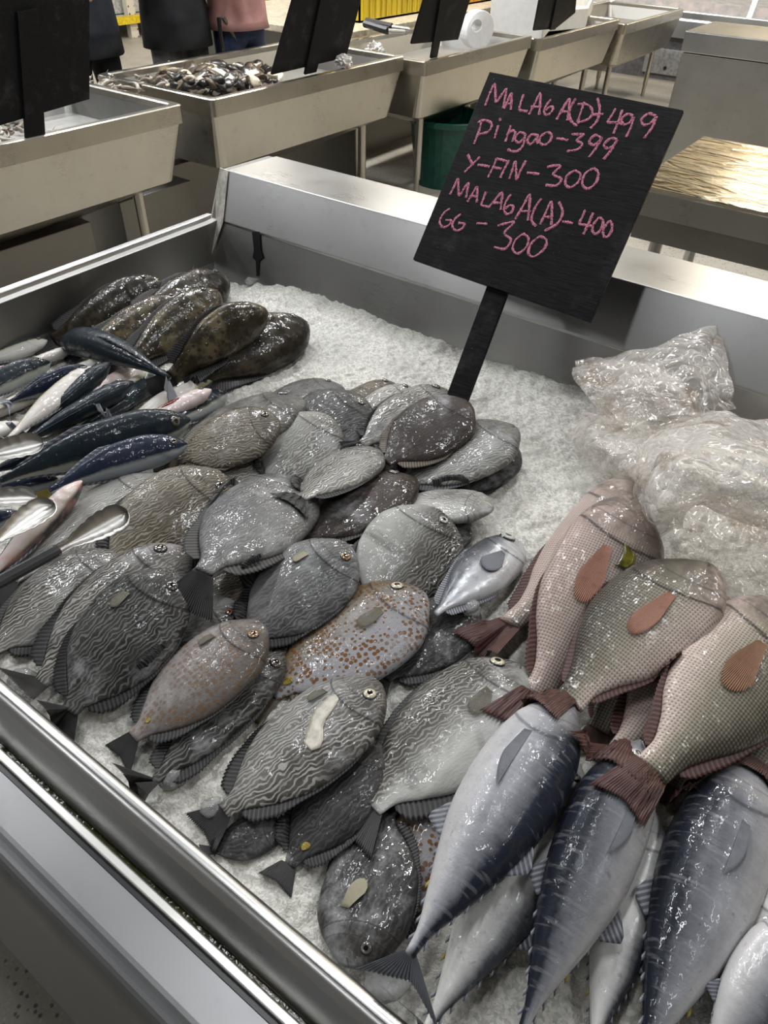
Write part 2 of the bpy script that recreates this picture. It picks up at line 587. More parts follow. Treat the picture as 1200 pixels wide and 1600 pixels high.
RAB = dict(
    maze=rabbit_mat('maze lined grey skin', (0.062, 0.056, 0.050), (0.34, 0.33, 0.30), 0.95, pale=0.25),
    mazedark=rabbit_mat('maze lined dark skin', (0.030, 0.028, 0.027), (0.17, 0.168, 0.16), 0.8),
    mazepale=rabbit_mat('maze lined pale skin', (0.16, 0.15, 0.13), (0.46, 0.45, 0.42), 0.9, pale=0.6, headdark=0.2),
    mazebrown=rabbit_mat('maze lined brown skin', (0.060, 0.046, 0.030), (0.27, 0.24, 0.185), 0.85, pale=0.1),
    dark=rabbit_mat('plain dark skin', (0.030, 0.028, 0.028), (0.11, 0.107, 0.105), 0.35),
    brown=rabbit_mat('dark purplish brown skin', (0.040, 0.030, 0.026), (0.13, 0.11, 0.10), 0.25, headdark=0.2),
    grey=rabbit_mat('mottled grey skin', (0.095, 0.094, 0.095), (0.30, 0.30, 0.30), 0.45, pale=0.2, headdark=0.25),
    spotted=rabbit_mat('orange spotted skin', (0.075, 0.052, 0.024), (0.27, 0.265, 0.28), 0.0, spots=1.0, headdark=0.25),
    spotbrown=rabbit_mat('faintly spotted brown skin', (0.055, 0.045, 0.036), (0.23, 0.21, 0.20), 0.3, spots=0.55, headdark=0.5),
    belly=rabbit_mat('pale bellied skin', (0.045, 0.042, 0.036), (0.26, 0.25, 0.225), 0.8, pale=1.0, headdark=0.25),
)


def snapper_mat(name, back, side, belly):
    m, off, u, v = fish_base(name)
    x = m.sep(m.coord())
    k = 2 * PI / 0.0092
    a = m.math('MULTIPLY', x[0], k); b = m.math('MULTIPLY', x[1], k * 1.12)
    sc = m.math('MULTIPLY', m.math('SINE', m.math('ADD', a, b)), m.math('SINE', m.math('SUBTRACT', a, b)))
    lat = m.rng(sc, -0.25, 0.6)
    body = m.rng(u, 0.22, 0.30)
    mot = m.noise(off, 18, 4, 0.6)
    e = m.math('ADD', v, m.math('MULTIPLY', m.math('SUBTRACT', mot, 0.5), 0.35))
    c = m.ramp(e, [(0.05, belly), (0.40, side), (0.82, back)])
    c = m.mix(m.math('MULTIPLY', m.math('MULTIPLY', m.rng(sc, -0.75, -0.15, 1.0, 0.0), body), 0.62), c, tuple(x_ * 0.22 for x_ in side))
    c = m.mix(m.math('MULTIPLY', m.math('MULTIPLY', lat, body), 0.22), c, (0.48, 0.46, 0.41))
    c = m.mix(m.math('MULTIPLY', m.rng(mot, 0.62, 0.78), 0.28), c, (0.40, 0.17, 0.13))
    hm_ = m.math('MULTIPLY', m.rng(u, 0.20, 0.31, 1.0, 0.0), m.rng(m.noise(off, 26, 5, 0.7, 0.8), 0.36, 0.62, 0.15, 0.85))
    c = m.mix(hm_, c, (0.105, 0.085, 0.075))
    c = head_lines(m, u, v, c, .30, .7)
    return fish_finish(m, off, c, m.math('MULTIPLY', sc, body), rough=0.27, bs=0.28, bd=0.0010, dim=0.68)


SNAP = dict(
    olive=snapper_mat('olive pink scaled skin', (0.050, 0.043, 0.030), (0.25, 0.22, 0.165), (0.54, 0.43, 0.38)),
    pink=snapper_mat('pink scaled skin', (0.11, 0.085, 0.07), (0.34, 0.27, 0.235), (0.52, 0.40, 0.36)),
)


def tuna_mat(name, back, side, belly, edge=0.66):
    m, off, u, v = fish_base(name)
    mot = m.noise(m.vmath('MULTIPLY', off, (0.6, 1, 1)), 26, 5, 0.65)
    strp = m.noise(m.vmath('MULTIPLY', off, (3.4, 0.5, 0.6)), 50, 3, 0.5)
    e = m.math('ADD', v, m.math('MULTIPLY', m.math('SUBTRACT', mot, 0.5), 0.42))
    e = m.math('ADD', e, m.math('MULTIPLY', m.math('SUBTRACT', strp, 0.5), 0.16))
    c = m.ramp(e, [(0.12, belly), (edge - 0.22, side), (edge, tuple(0.5 * a + 0.5 * b for a, b in zip(back, side))), (edge + 0.14, back)])
    st = m.math('MULTIPLY', m.rng(strp, 0.54, 0.66), m.rng(v, 0.2, 0.45))
    c = m.mix(m.math('MULTIPLY', st, 0.15), c, (0.40, 0.41, 0.43))
    spk = m.rng(m.noise(off, 90, 4, 0.7), 0.60, 0.72)
    c = m.mix(m.math('MULTIPLY', spk, 0.35), c, back)
    hd = m.rng(u, 0.10, 0.24, 1.0, 0.0)
    c = m.mix(m.math('MULTIPLY', hd, 0.45), c, (0.30, 0.29, 0.31))
    c = head_lines(m, u, v, c, .25, .5)
    return fish_finish(m, off, c, None, rough=0.24, metal=0.10, dim=1.0)


TUNA = dict(
    blue=tuna_mat('blue grey tuna skin', (0.016, 0.019, 0.030), (0.215, 0.218, 0.235), (0.42, 0.41, 0.41), 0.70),
    navy=tuna_mat('dark navy tuna skin', (0.014, 0.016, 0.024), (0.165, 0.17, 0.187), (0.38, 0.375, 0.385), 0.66),
    silver=tuna_mat('silvery tuna belly skin', (0.045, 0.048, 0.06), (0.46, 0.455, 0.445), (0.64, 0.63, 0.60), 0.78),
)


def scad_mat(name, back, belly, split=0.5, stripe=0.5, pinkish=0.0):
    m, off, u, v = fish_base(name)
    mot = m.noise(off, 40, 4, 0.6)
    e = m.math('ADD', v, m.math('MULTIPLY', m.math('SUBTRACT', mot, 0.5), 0.16))
    c = m.mix(m.rng(e, split - 0.08, split + 0.07), belly, back)
    s = m.math('MULTIPLY', m.rng(e, split - 0.16, split - 0.06), m.rng(e, split - 0.02, split + 0.06, 1.0, 0.0))
    c = m.mix(m.math('MULTIPLY', s, stripe), c, (0.40, 0.38, 0.15))
    if pinkish: c = m.mix(m.math('MULTIPLY', m.rng(mot, 0.45, 0.7), pinkish), c, (0.48, 0.25, 0.22))
    return fish_finish(m, off, c, None, rough=0.24, coat=0.5)


SCAD = dict(
    dark=scad_mat('dark teal scad back', (0.012, 0.018, 0.024), (0.25, 0.26, 0.26), 0.30, 0.15),
    blue=scad_mat('dark blue scad back', (0.012, 0.017, 0.034), (0.20, 0.22, 0.25), 0.28, 0.1),
    half=scad_mat('silver and teal scad skin', (0.022, 0.033, 0.038), (0.50, 0.49, 0.46), 0.58, 0.5),
    pale=scad_mat('silvery white scad belly', (0.035, 0.045, 0.05), (0.60, 0.57, 0.53), 0.86, 0.8, 0.15),
    pink=scad_mat('pinkish scad belly', (0.05, 0.05, 0.05), (0.60, 0.52, 0.50), 0.9, 0.2, 0.5),
)


def grouper_mat(name, dark, light, amt):
    m, off, u, v = fish_base(name)
    mot = m.noise(off, 22, 4, 0.6)
    c = m.mix(m.math('MULTIPLY', m.rng(mot, 0.42, 0.66), amt), dark, light)
    d = m.voro(off, 75, rnd=0.9)
    c = m.mix(m.math('MULTIPLY', m.rng(d, 0.22, 0.34, 1.0, 0.0), 0.75), c, (0.016, 0.012, 0.008))
    c = m.mix(m.math('MULTIPLY', m.rng(u, 0.15, 0.5, 1.0, 0.0), 0.5), c, dark)
    return fish_finish(m, off, c, None, rough=0.22, coat=0.6)


GROUP = dict(
    dark=grouper_mat('dark brown grouper skin', (0.017, 0.014, 0.010), (0.075, 0.06, 0.042), 0.6),
    light=grouper_mat('yellowish spotted grouper skin', (0.026, 0.021, 0.013), (0.135, 0.108, 0.062), 0.9),
)
m, off, u, v = fish_base('silver trevally skin')
mot = m.noise(off, 30, 5, 0.6)
c = m.ramp(m.math('ADD', v, m.math('MULTIPLY', m.math('SUBTRACT', mot, 0.5), 0.3)), [(0.1, (0.50, 0.51, 0.52)), (0.55, (0.33, 0.34, 0.36)), (0.85, (0.07, 0.075, 0.085))])
c = m.mix(m.math('MULTIPLY', m.rng(mot, 0.55, 0.7), 0.4), c, (0.40, 0.34, 0.36))
c = head_lines(m, u, v, c, .28, .6)
TREV = fish_finish(m, off, c, None, rough=0.22, metal=0.3)


def fin_mat(name, dark, light, amt=0.7, clear=0.0):
    m = N(name)
    uv = m.sep(m.coord('UV'))
    w = m.math('ADD', m.math('MULTIPLY', m.math('SINE', m.math('MULTIPLY', uv[0], 2 * PI)), 0.5), 0.5)
    f = m.noise(m.coord(), 60, 3)
    c = m.mix(m.math('MULTIPLY', m.rng(w, 0.3, 0.9), amt), dark, light)
    c = m.mix(m.rng(f, 0.5, 0.8, 0, 0.5), c, tuple(x * 0.5 for x in dark))
    m.set(color=c, rough=0.4, spec=0.18, coat=0.0, normal=m.bump(w, 0.25, 0.0006))
    if clear:
        tr_ = m.n('ShaderNodeBsdfTransparent'); mx_ = m.n('ShaderNodeMixShader')
        m.put(mx_.inputs[0], m.math('SUBTRACT', 1.0, m.math('MULTIPLY', m.rng(w, 0.2, 0.75, 1.0, 0.25), clear)))
        m.l(tr_.outputs[0], mx_.inputs[1]); m.l(m.b.outputs[0], mx_.inputs[2]); m.l(mx_.outputs[0], m.out.inputs[0])
    return m.m


FIN = dict(
    dark=fin_mat('dark ribbed fin', (0.012, 0.0115, 0.012), (0.060, 0.058, 0.057)),
    grey=fin_mat('grey ribbed fin', (0.05, 0.047, 0.045), (0.20, 0.19, 0.18)),
    brown=fin_mat('brown ribbed fin', (0.055, 0.045, 0.033), (0.17, 0.145, 0.11)),
    pale=fin_mat('pale yellowish fin', (0.22, 0.20, 0.13), (0.42, 0.40, 0.32)),
    red=fin_mat('reddish brown fin', (0.040, 0.018, 0.016), (0.125, 0.064, 0.056)),
    orange=fin_mat('orange fin', (0.20, 0.075, 0.045), (0.40, 0.215, 0.155), 0.9, 0.55),
    rust=fin_mat('rusty brown fin', (0.13, 0.055, 0.026), (0.30, 0.165, 0.10), 0.9, 0.5),
    steel=fin_mat('blue grey fin', (0.075, 0.08, 0.095), (0.30, 0.31, 0.335)),
    fan=fin_mat('clear brownish fan fin', (0.05, 0.045, 0.035), (0.20, 0.185, 0.14), 0.9, 0.75),
    tan=fin_mat('tan folded fin', (0.10, 0.092, 0.072), (0.27, 0.25, 0.20), 0.8, 0.45),
    yellow=fin_mat('yellow finlet', (0.20, 0.16, 0.03), (0.36, 0.30, 0.08)),
)


def eye_mat(name, iris, pupil=(0.004, 0.005, 0.008), ring=(0.3, 0.29, 0.26)):
    m = N(name)
    uv = m.sep(m.coord('UV'))
    c = m.ramp(uv[0], [(0.0, pupil), (0.40, pupil), (0.46, iris), (0.80, tuple(x * 0.8 for x in iris)), (0.90, ring), (1.0, (0.03, 0.03, 0.03))])
    m.set(color=c, rough=0.07, spec=0.7, coat=0.6)
    return m.m


EYE = dict(cream=eye_mat('cream ringed eye', (0.50, 0.43, 0.30)), dark=eye_mat('dull dark eye', (0.10, 0.085, 0.075), ring=(0.06, 0.055, 0.05)),
           silver=eye_mat('silver ringed eye', (0.42, 0.42, 0.42)), amber=eye_mat('amber eye', (0.25, 0.13, 0.06), ring=(0.12, 0.1, 0.08)))

# ------------------------------------------------------------------ fish shapes
SPEC = dict(
    rabbit=dict(top=[(0, .14), (.03, .36), (.08, .58), (.16, .80), (.28, .96), (.42, 1), (.58, .95), (.72, .76), (.84, .48), (.93, .24), (1, .17)],
                bot=[(0, .16), (.03, .34), (.08, .52), (.16, .76), (.28, .95), (.42, 1), (.58, .96), (.72, .78), (.84, .46), (.93, .22), (1, .17)],
                wid=[(0, .22), (.05, .55), (.14, .88), (.28, 1), (.5, .92), (.7, .66), (.85, .36), (1, .13)], dep=.44, thk=.175, eye=(.105, .40, .040)),
    snapper=dict(top=[(0, .10), (.04, .34), (.10, .62), (.2, .90), (.34, 1), (.5, .96), (.68, .72), (.82, .42), (.92, .28), (1, .27)],
                 bot=[(0, .16), (.04, .40), (.12, .68), (.25, .92), (.4, 1), (.56, .94), (.7, .74), (.82, .44), (.92, .28), (1, .27)],
                 wid=[(0, .25), (.06, .6), (.16, .9), (.3, 1), (.5, .92), (.7, .62), (.85, .34), (1, .16)], dep=.42, thk=.20, eye=(.12, .35, .035)),
    tuna=dict(top=[(0, .06), (.06, .40), (.14, .70), (.26, .94), (.40, 1), (.55, .92), (.70, .68), (.84, .36), (.94, .14), (1, .09)],
              bot=[(0, .08), (.06, .42), (.14, .72), (.26, .95), (.40, 1), (.55, .92), (.70, .66), (.84, .34), (.94, .13), (1, .09)],
              wid=[(0, .10), (.08, .55), (.2, .92), (.38, 1), (.55, .9), (.72, .6), (.86, .32), (.95, .17), (1, .13)], dep=.34, thk=.24, eye=(.10, .16, .026)),
    scad=dict(top=[(0, .12), (.05, .45), (.14, .78), (.3, 1), (.5, .96), (.7, .68), (.86, .34), (1, .16)],
              bot=[(0, .12), (.05, .45), (.14, .80), (.3, 1), (.5, .96), (.7, .66), (.86, .32), (1, .16)],
              wid=[(0, .14), (.06, .55), (.16, .9), (.32, 1), (.55, .9), (.75, .58), (.9, .26), (1, .14)], dep=.20, thk=.165, eye=(.10, .25, .030)),
    grouper=dict(top=[(0, .18), (.05, .46), (.14, .75), (.3, 1), (.5, .96), (.7, .70), (.86, .42), (1, .32)],
                 bot=[(0, .22), (.05, .52), (.14, .82), (.3, 1), (.5, .96), (.7, .70), (.86, .42), (1, .32)],
                 wid=[(0, .35), (.06, .7), (.18, .98), (.32, 1), (.55, .88), (.75, .58), (.9, .32), (1, .22)], dep=.29, thk=.22, eye=(.11, .5, .022)),
    trevally=dict(top=[(0, .16), (.05, .50), (.14, .78), (.3, .98), (.45, 1), (.62, .82), (.78, .46), (.92, .18), (1, .10)],
                  bot=[(0, .22), (.05, .55), (.14, .82), (.3, 1), (.45, 1), (.62, .80), (.78, .44), (.92, .16), (1, .10)],
                  wid=[(0, .2), (.06, .55), (.16, .9), (.3, 1), (.5, .9), (.7, .6), (.9, .2), (1, .12)], dep=.44, thk=.18, eye=(.12, .36, .055)),
)


def itp(tab, s):
    xs = [a for a, b in tab]; ys = [b for a, b in tab]
    # monotone-ish smooth: pchip by finite differences
    xs = np.array(xs); ys = np.array(ys); s = np.asarray(s, float)
    d = np.diff(ys) / np.diff(xs)
    mm = np.zeros(len(xs)); mm[1:-1] = np.where(d[:-1] * d[1:] > 0, 2 * d[:-1] * d[1:] / (d[:-1] + d[1:] + 1e-12), 0); mm[0] = d[0]; mm[-1] = d[-1]
    k = np.clip(np.searchsorted(xs, s) - 1, 0, len(xs) - 2)
    h = xs[k + 1] - xs[k]; t = (s - xs[k]) / h
    return ((2 * t**3 - 3 * t**2 + 1) * ys[k] + (t**3 - 2 * t**2 + t) * h * mm[k] + (-2 * t**3 + 3 * t**2) * ys[k + 1] + (t**3 - t**2) * h * mm[k + 1])


class Fish:
    """body frame: x from tail to head, y towards the back (times d), z out of the flank that lies upwards"""
    def __init__(self, sp, L, depth, thick, d, bend, sagz=0.0):
        self.sp = SPEC[sp]; self.L = L; self.hd = depth / 2; self.ht = thick / 2; self.d = d; self.bend = bend; self.sagz = sagz; self.kind = sp

    def axis(self, s):
        s = np.asarray(s, float)
        return (0.5 - s) * self.L, self.bend * self.L * (1 - 4 * (s - 0.5)**2), self.sagz * self.L * (1 - 4 * (s - 0.5)**2)

    def flank(self, s, t, lift=0.0):
        """point on the upper flank; t = +1 back edge .. -1 belly edge"""
        s = np.asarray(s, float); t = np.asarray(t, float)
        ax, ay, az = self.axis(s)
        top = itp(self.sp['top'], s) * self.hd; bot = itp(self.sp['bot'], s) * self.hd
        y = np.where(t >= 0, t * top, t * bot)
        w = itp(self.sp['wid'], s) * self.ht
        z = w * np.sqrt(np.clip(1 - np.abs(t)**2.3, 0, 1))
        return np.stack([ax, self.d * y + ay, z + az + lift], -1)

    def body(self, ns=60, nr=40):
        q = np.linspace(0, 1, ns)
        s = q**1.25 * 0.6 + q * 0.4
        ang = np.arange(nr) * 2 * PI / nr
        t = np.sin(ang); cz = np.cos(ang)
        ax, ay, az = self.axis(s)
        top = itp(self.sp['top'], s) * self.hd; bot = itp(self.sp['bot'], s) * self.hd; wid = itp(self.sp['wid'], s) * self.ht
        T = t[None, :]; C = cz[None, :]
        y = np.where(T >= 0, T * top[:, None], T * bot[:, None])
        z = np.sign(C) * np.abs(C)**0.88 * wid[:, None]
        L = self.L
        # gill cover, cheek, mouth, lateral line carved on both flanks
        so = {'rabbit': .235, 'snapper': .30, 'tuna': .25, 'scad': .23, 'grouper': .30, 'trevally': .28}[self.kind]
        edge = so - 0.075 * T**2 + 0.012 * T
        dd = s[:, None] - edge
        gill = np.where(dd < 0, np.exp(-(dd / .05)**2), np.exp(-(dd / .008)**2)) * 0.0085
        ck = s[:, None] - (so * 0.66 - 0.05 * T**2)
        gill += np.where(ck < 0, np.exp(-(ck / .03)**2), np.exp(-(ck / .008)**2)) * 0.003
        mo = -np.exp(-((T + .18 + (s[:, None]) * 1.5) / .10)**2) * np.exp(-(s[:, None] / .05)**2) * 0.010
        disp = (gill * (np.abs(T) < .96) + mo) * L * np.abs(C)**0.5
        z = z + np.sign(C) * disp
        V = np.stack([np.broadcast_to(ax[:, None], y.shape), self.d * y + ay[:, None], z + az[:, None]], -1)
        rr = np.random.RandomState(int(L * 1e6) % 99991)
        V[:, :, 2] += (rr.rand(ns, nr) - .5) * 0.0006
        tv = np.broadcast_to(T * .5 + .5, y.shape)
        UV = np.stack([np.broadcast_to(s[:, None], y.shape), tv], -1)
        V = V.reshape(-1, 3); UV = UV.reshape(-1, 2)
        F = []
        for i in range(ns - 1):
            for k in range(nr):
                k2 = (k + 1) % nr
                F.append((i * nr + k, i * nr + k2, (i + 1) * nr + k2, (i + 1) * nr + k))
        n = len(V)
        V = np.vstack([V, [[ax[0] + 0.002 * L, ay[0], az[0]], [ax[-1], ay[-1], az[-1]]]]); UV = np.vstack([UV, [[0, .5], [1, .5]]])
        for k in range(nr):
            k2 = (k + 1) % nr
            F.append((n, k2, k)); F.append((n + 1, (ns - 1) * nr + k, (ns - 1) * nr + k2))
        if self.d < 0: F = [f[::-1] for f in F]
        F = [f[::-1] for f in F]
        return V, F, UV


def uv_mesh(name, V, F, UV, mat, parent=None):
    me = bpy.data.meshes.new(name)
    me.from_pydata([tuple(map(float, v)) for v in V], [], [tuple(map(int, f)) for f in F])
    l = me.uv_layers.new(name='UVMap')
    vi = np.zeros(len(me.loops), int); me.loops.foreach_get('vertex_index', vi)
    l.data.foreach_set('uv', np.asarray(UV, np.float32)[vi].ravel())
    me.polygons.foreach_set('use_smooth', [True] * len(me.polygons))
    me.update()
    return link_mesh(name, me, mat, parent)


def fin(name, base, tip, nrm, rays, mat, parent, thick=0.0016, jag=0.0, cols=6, sub=4, arch=0.0, conf=None):
    """ribbed fin: base and tip are polylines (k x 3) resampled to the rays; nrm is the fin's normal"""
    base = np.asarray(base, float); tip = np.asarray(tip, float)
    n = rays * sub + 1
    q = np.linspace(0, 1, n)

    def res(p):
        t = np.linspace(0, 1, len(p))
        return np.stack([np.interp(q, t, p[:, i]) for i in range(3)], -1)
    b = res(base); e = res(tip)
    ph = q * rays
    ridge = 0.5 + 0.5 * np.cos(2 * PI * ph)
    e = b + (e - b) * (1 - jag * (1 - ridge))[:, None]
    nrm = np.asarray(nrm, float)
    V = []; UV = []; F = []
    for sgn in (1, -1):
        for j in range(cols):
            w = j / (cols - 1)
            p = b * (1 - w) + e * w
            if conf is not None and j: p = conf(p)
            h = thick * (0.25 + 0.75 * ridge) * (1 - 0.75 * w) * 0.5 * sgn + arch * math.sin(PI * w)
            V.append(p + nrm[None, :] * h[:, None]); UV.append(np.stack([ph, np.full(n, w)], -1))
    V = np.concatenate(V); UV = np.concatenate(UV)
    o2 = n * cols
    for j in range(cols - 1):
        for i in range(n - 1):
            a = j * n + i
            F.append((a, a + 1, a + n + 1, a + n)); F.append((o2 + a, o2 + a + n, o2 + a + n + 1, o2 + a + 1))
    for i in range(n - 1):
        a = (cols - 1) * n + i
        F.append((a, a + 1, o2 + a + 1, o2 + a)); F.append((i, o2 + i, o2 + i + 1, i + 1))
    for j in range(cols - 1):
        a = j * n; F.append((a, a + n, o2 + a + n, o2 + a)); a = j * n + n - 1; F.append((a, o2 + a, o2 + a + n, a + n))
    return uv_mesh(name, V, F, UV, mat, parent)


def eye(parent, fs, s, t, r, mat):
    L = fs.L
    c = fs.flank(s, t); r = r * L * .92
    a = fs.flank(s + .01, t) - fs.flank(s - .01, t); b = fs.flank(s, t + .03) - fs.flank(s, t - .03)
    nv = np.cross(a, b); nv /= np.linalg.norm(nv)
    if nv[2] < 0: nv = -nv
    a /= np.linalg.norm(a); b = np.cross(nv, a)
    V = []; UV = []; F = []
    nr, nc = 20, 7
    for j in range(nc):
        w = j / (nc - 1)
        for k in range(nr):
            q = 2 * PI * k / nr
            rr = r * w
            hgt = 0.30 * r * math.sqrt(max(0, 1 - w * w * 0.98)) + 0.0012
            V.append(c + (a * math.cos(q) + b * math.sin(q)) * rr + nv * hgt); UV.append((w, k / nr))
    for k in range(nr):                                  # skirt down into the head
        q = 2 * PI * k / nr
        V.append(c + (a * math.cos(q) + b * math.sin(q)) * r * 1.08 - nv * 0.25 * r); UV.append((1, k / nr))
    for j in range(nc):
        for k in range(nr):
            k2 = (k + 1) % nr
            F.append((j * nr + k, j * nr + k2, (j + 1) * nr + k2, (j + 1) * nr + k))
    F = [f[::-1] for f in F]
    return uv_mesh('eye', V, F, UV, mat, parent)


def hm_at(x, y):
    i = np.clip(((x - GX0) / G).astype(int), 0, NX - 1); j = np.clip(((y - GY0) / G).astype(int), 0, NY - 1)
    return HM[j, i]


def hm_add(Wv):
    """raise the height map to the upper surface of a laid fish"""
    global HM
    i = ((Wv[:, 0] - GX0) / G).astype(int); j = ((Wv[:, 1] - GY0) / G).astype(int)
    for di in (-1, 0, 1):
        for dj in (-1, 0, 1):
            ii = i + di; jj = j + dj
            ok = (ii >= 0) & (ii < NX) & (jj >= 0) & (jj < NY)
            np.maximum.at(HM, (jj[ok], ii[ok]), Wv[ok, 2])


FISHLOG = []


def lay(sp, head, tail, w, d, mat, label, name, cat, group, finm='dark', eyem='dark', roll=0.0, bend=0.0, sink=0.0, thk=1.0, tailfin=True, pect=None, extra=None, maxp=14, z=None, pectm=None, tailm=None, tailspread=1.0, fins=True, droop=0.25):
    """lay one fish whose snout and tail base are seen at the two photo points; it settles on whatever is below"""
    zh = zt = 0.80 if z is None else z
    sps = SPEC[sp]
    rollv = 0.0; sag = 0.0
    for it in range(5):
        H = P(head[0], head[1], zh); T = P(tail[0], tail[1], zt)
        A = H - T; L = np.linalg.norm(A); X = A / L
        # body depth from the width seen in the photo
        mid = ((head[0] + tail[0]) / 2, (head[1] + tail[1]) / 2)
        dx, dy = head[0] - tail[0], head[1] - tail[1]; ln = math.hypot(dx, dy); nx, ny = -dy / ln, dx / ln
        a = P(mid[0] + nx * w / 2, mid[1] + ny * w / 2, (zh + zt) / 2); b = P(mid[0] - nx * w / 2, mid[1] - ny * w / 2, (zh + zt) / 2)
        v = a - b; depth = np.linalg.norm(v - X * (v @ X))
        thick = sps['thk'] * L * thk
        if roll: depth = min(depth, 1.3 * sps['dep'] * L)
        fs = Fish(sp, L, depth, thick, d, bend, sag)
        M = (H + T) / 2
        V, F, UV = fs.body(44, 28) if it < 4 else fs.body()
        # frame
        Y0 = np.cross([0, 0, 1], X); Y0 /= np.linalg.norm(Y0)
        Z0 = np.cross(X, Y0)
        rr = rollv + math.radians(roll) * d
        Yv = Y0 * math.cos(rr) + Z0 * math.sin(rr); Zv = np.cross(X, Yv)
        Rm = np.stack([X, Yv, Zv], 1)
        W = V @ Rm.T + M
        if it == 4: break
        low = (V @ Rm.T)[:, 2] < 0.15 * thick
        need = hm_at(W[:, 0], W[:, 1]) - W[:, 2]
        # needed lift as a plane over (along, across)
        lx = V[:, 0]; ly = (W - M) @ Y0
        Bm = np.stack([np.ones(low.sum()), lx[low], ly[low]], 1)
        cf, *_ = np.linalg.lstsq(Bm, need[low], rcond=None)
        pitch = np.clip(math.asin(X[2]) + cf[1] * 0.8, -math.radians(maxp), math.radians(maxp))
        rollv = float(np.clip(rollv + cf[2] * 0.6, -math.radians(12), math.radians(12)))
        lift = np.percentile(need[low], 88) - sink
        zm = (zh + zt) / 2 + np.clip(lift, -0.06, 0.08) * 0.9
        hl = L / 2 * math.sin(pitch)
        zh, zt = zm + hl, zm - hl
    HB = HM.copy()
    hm_add(W[(V @ Rm.T)[:, 2] > -0.1 * thick])
    o = uv_mesh(name, V, F, UV, mat)
    o.matrix_world = Matrix([[Rm[r, 0], Rm[r, 1], Rm[r, 2], M[r]] for r in range(3)] + [[0, 0, 0, 1]])
    tag(o, label, cat, group)
    FISHLOG.append((label, round(L, 3), round(depth, 3), round(float(M[2]), 3)))
    s_, t_, r_ = sps['eye']
    if eyem: eye(o, fs, s_, t_, r_, EYE[eyem])
    dsg = fs.d

    def edge(s, up, out=0.0, back=0.0, zz=0.0):
        s = np.asarray(s, float)
        ax, ay, az = fs.axis(s)
        tab = sps['top'] if up else sps['bot']
        y = itp(tab, s) * fs.hd * (1 if up else -1)
        oo = np.asarray(out) * (1 if up else -1)
        return np.stack([ax - np.asarray(back), dsg * (y * 0.97 + oo) + ay, az + zz + 0 * s], -1)
    FM = FIN[finm]; nz = (0, 0, 1)

    def rest(tp, lo=None):
        """lift (and for the tail lower) fin tips on to what lies below"""
        tp = np.array(tp)
        w = tp @ Rm.T + M
        i = np.clip(((w[:, 0] - GX0) / G).astype(int), 0, NX - 1); j = np.clip(((w[:, 1] - GY0) / G).astype(int), 0, NY - 1)
        inside = (w[:, 0] > GX0) & (w[:, 1] > GY0 + .004) & (w[:, 1] < GY1)
        tgt = np.where(inside, HB[j, i] + .004, RIM + .006)
        dz = (tgt - w[:, 2]) / max(Rm[2, 2], .5)
        if lo is None: dz = np.clip(dz, 0, .035)
        else: dz = np.clip(dz, -lo, .05)
        tp[:, 2] += dz
        w = tp @ Rm.T + M
        w[:, 1] = np.maximum(w[:, 1], YF + .006)
        return (w - M) @ Rm

    def over(tp):
        return rest(tp)
    if fins:
        if sp in ('rabbit', 'snapper', 'grouper', 'trevally'):
            s1 = np.linspace(.30, .93, 14)
            hgt = {'rabbit': .034, 'snapper': .018, 'grouper': .04, 'trevally': .02}[sp] * L
            prof = hgt * np.interp(s1, [.30, .36, .66, .78, .88, .93], [.35, .8, .8, 1.75, 1.9, .7])
            fin('dorsal_fin', edge(s1, True), rest(edge(s1, True, prof, prof * 0.8)), nz, 34, FM, o, jag=.14, cols=5, thick=.0007, conf=over)
            s2 = np.linspace(.52, .93, 12)
            prof = hgt * np.interp(s2, [.52, .58, .72, .82, .89, .93], [.4, .9, 1.4, 2.0, 2.0, .6])
            fin('anal_fin', edge(s2, False), rest(edge(s2, False, prof, prof * 0.8)), nz, 24, FM, o, jag=.14, cols=5, thick=.0007, conf=over)
        elif sp == 'tuna':
            s2 = np.linspace(.55, .66, 6); prof = .06 * L * np.interp(s2, [.55, .58, .66], [.3, 1, .2])
            fin('anal_fin', edge(s2, False), edge(s2, False, prof, prof * .9), nz, 6, FM, o, cols=4)
            fin('dorsal_fin', edge(s2, True), edge(s2, True, prof * .7, prof * .8), nz, 6, FM, o, cols=4)
            for k, sv in enumerate(np.linspace(.70, .94, 6)):
                for up in (True, False):
                    b_ = edge(np.array([sv, sv + .018]), up)
                    tp = edge(np.array([sv + .02, sv + .034]), up, .012 * L)
                    fin('finlet', b_, tp, nz, 1, FIN['yellow'] if (not up and k == 2) else FM, o, cols=3)
        elif sp == 'scad':
            s2 = np.linspace(.5, .9, 8); prof = .03 * L * np.interp(s2, [.5, .55, .9], [.3, 1, .3])
            fin('dorsal_fin', edge(s2, True), edge(s2, True, prof * .6, prof * 1.2), nz, 10, FM, o, cols=4)
            fin('anal_fin', edge(s2, False), edge(s2, False, prof * .6, prof * 1.2), nz, 10, FM, o, cols=4)
    if tailfin:
        hb = itp(sps['top'], 1.0) * fs.hd
        tl = {'rabbit': .17, 'snapper': .21, 'tuna': .11, 'scad': .15, 'grouper': .17, 'trevally': .22}[sp] * L
        spd = {'rabbit': .135, 'snapper': .15, 'tuna': .15, 'scad': .09, 'grouper': .11, 'trevally': .2}[sp] * L * tailspread
        fork = {'rabbit': .25, 'snapper': .18, 'tuna': .75, 'scad': .6, 'grouper': -.12, 'trevally': .6}[sp]
        ax, ay, az = fs.axis(1.0)
        aa = np.linspace(-1, 1, 13)
        bs = np.stack([np.full(13, ax + 0.012 * L), aa * hb * 1.02 * dsg + ay, np.full(13, az)], -1)
        dn = -droop * tl
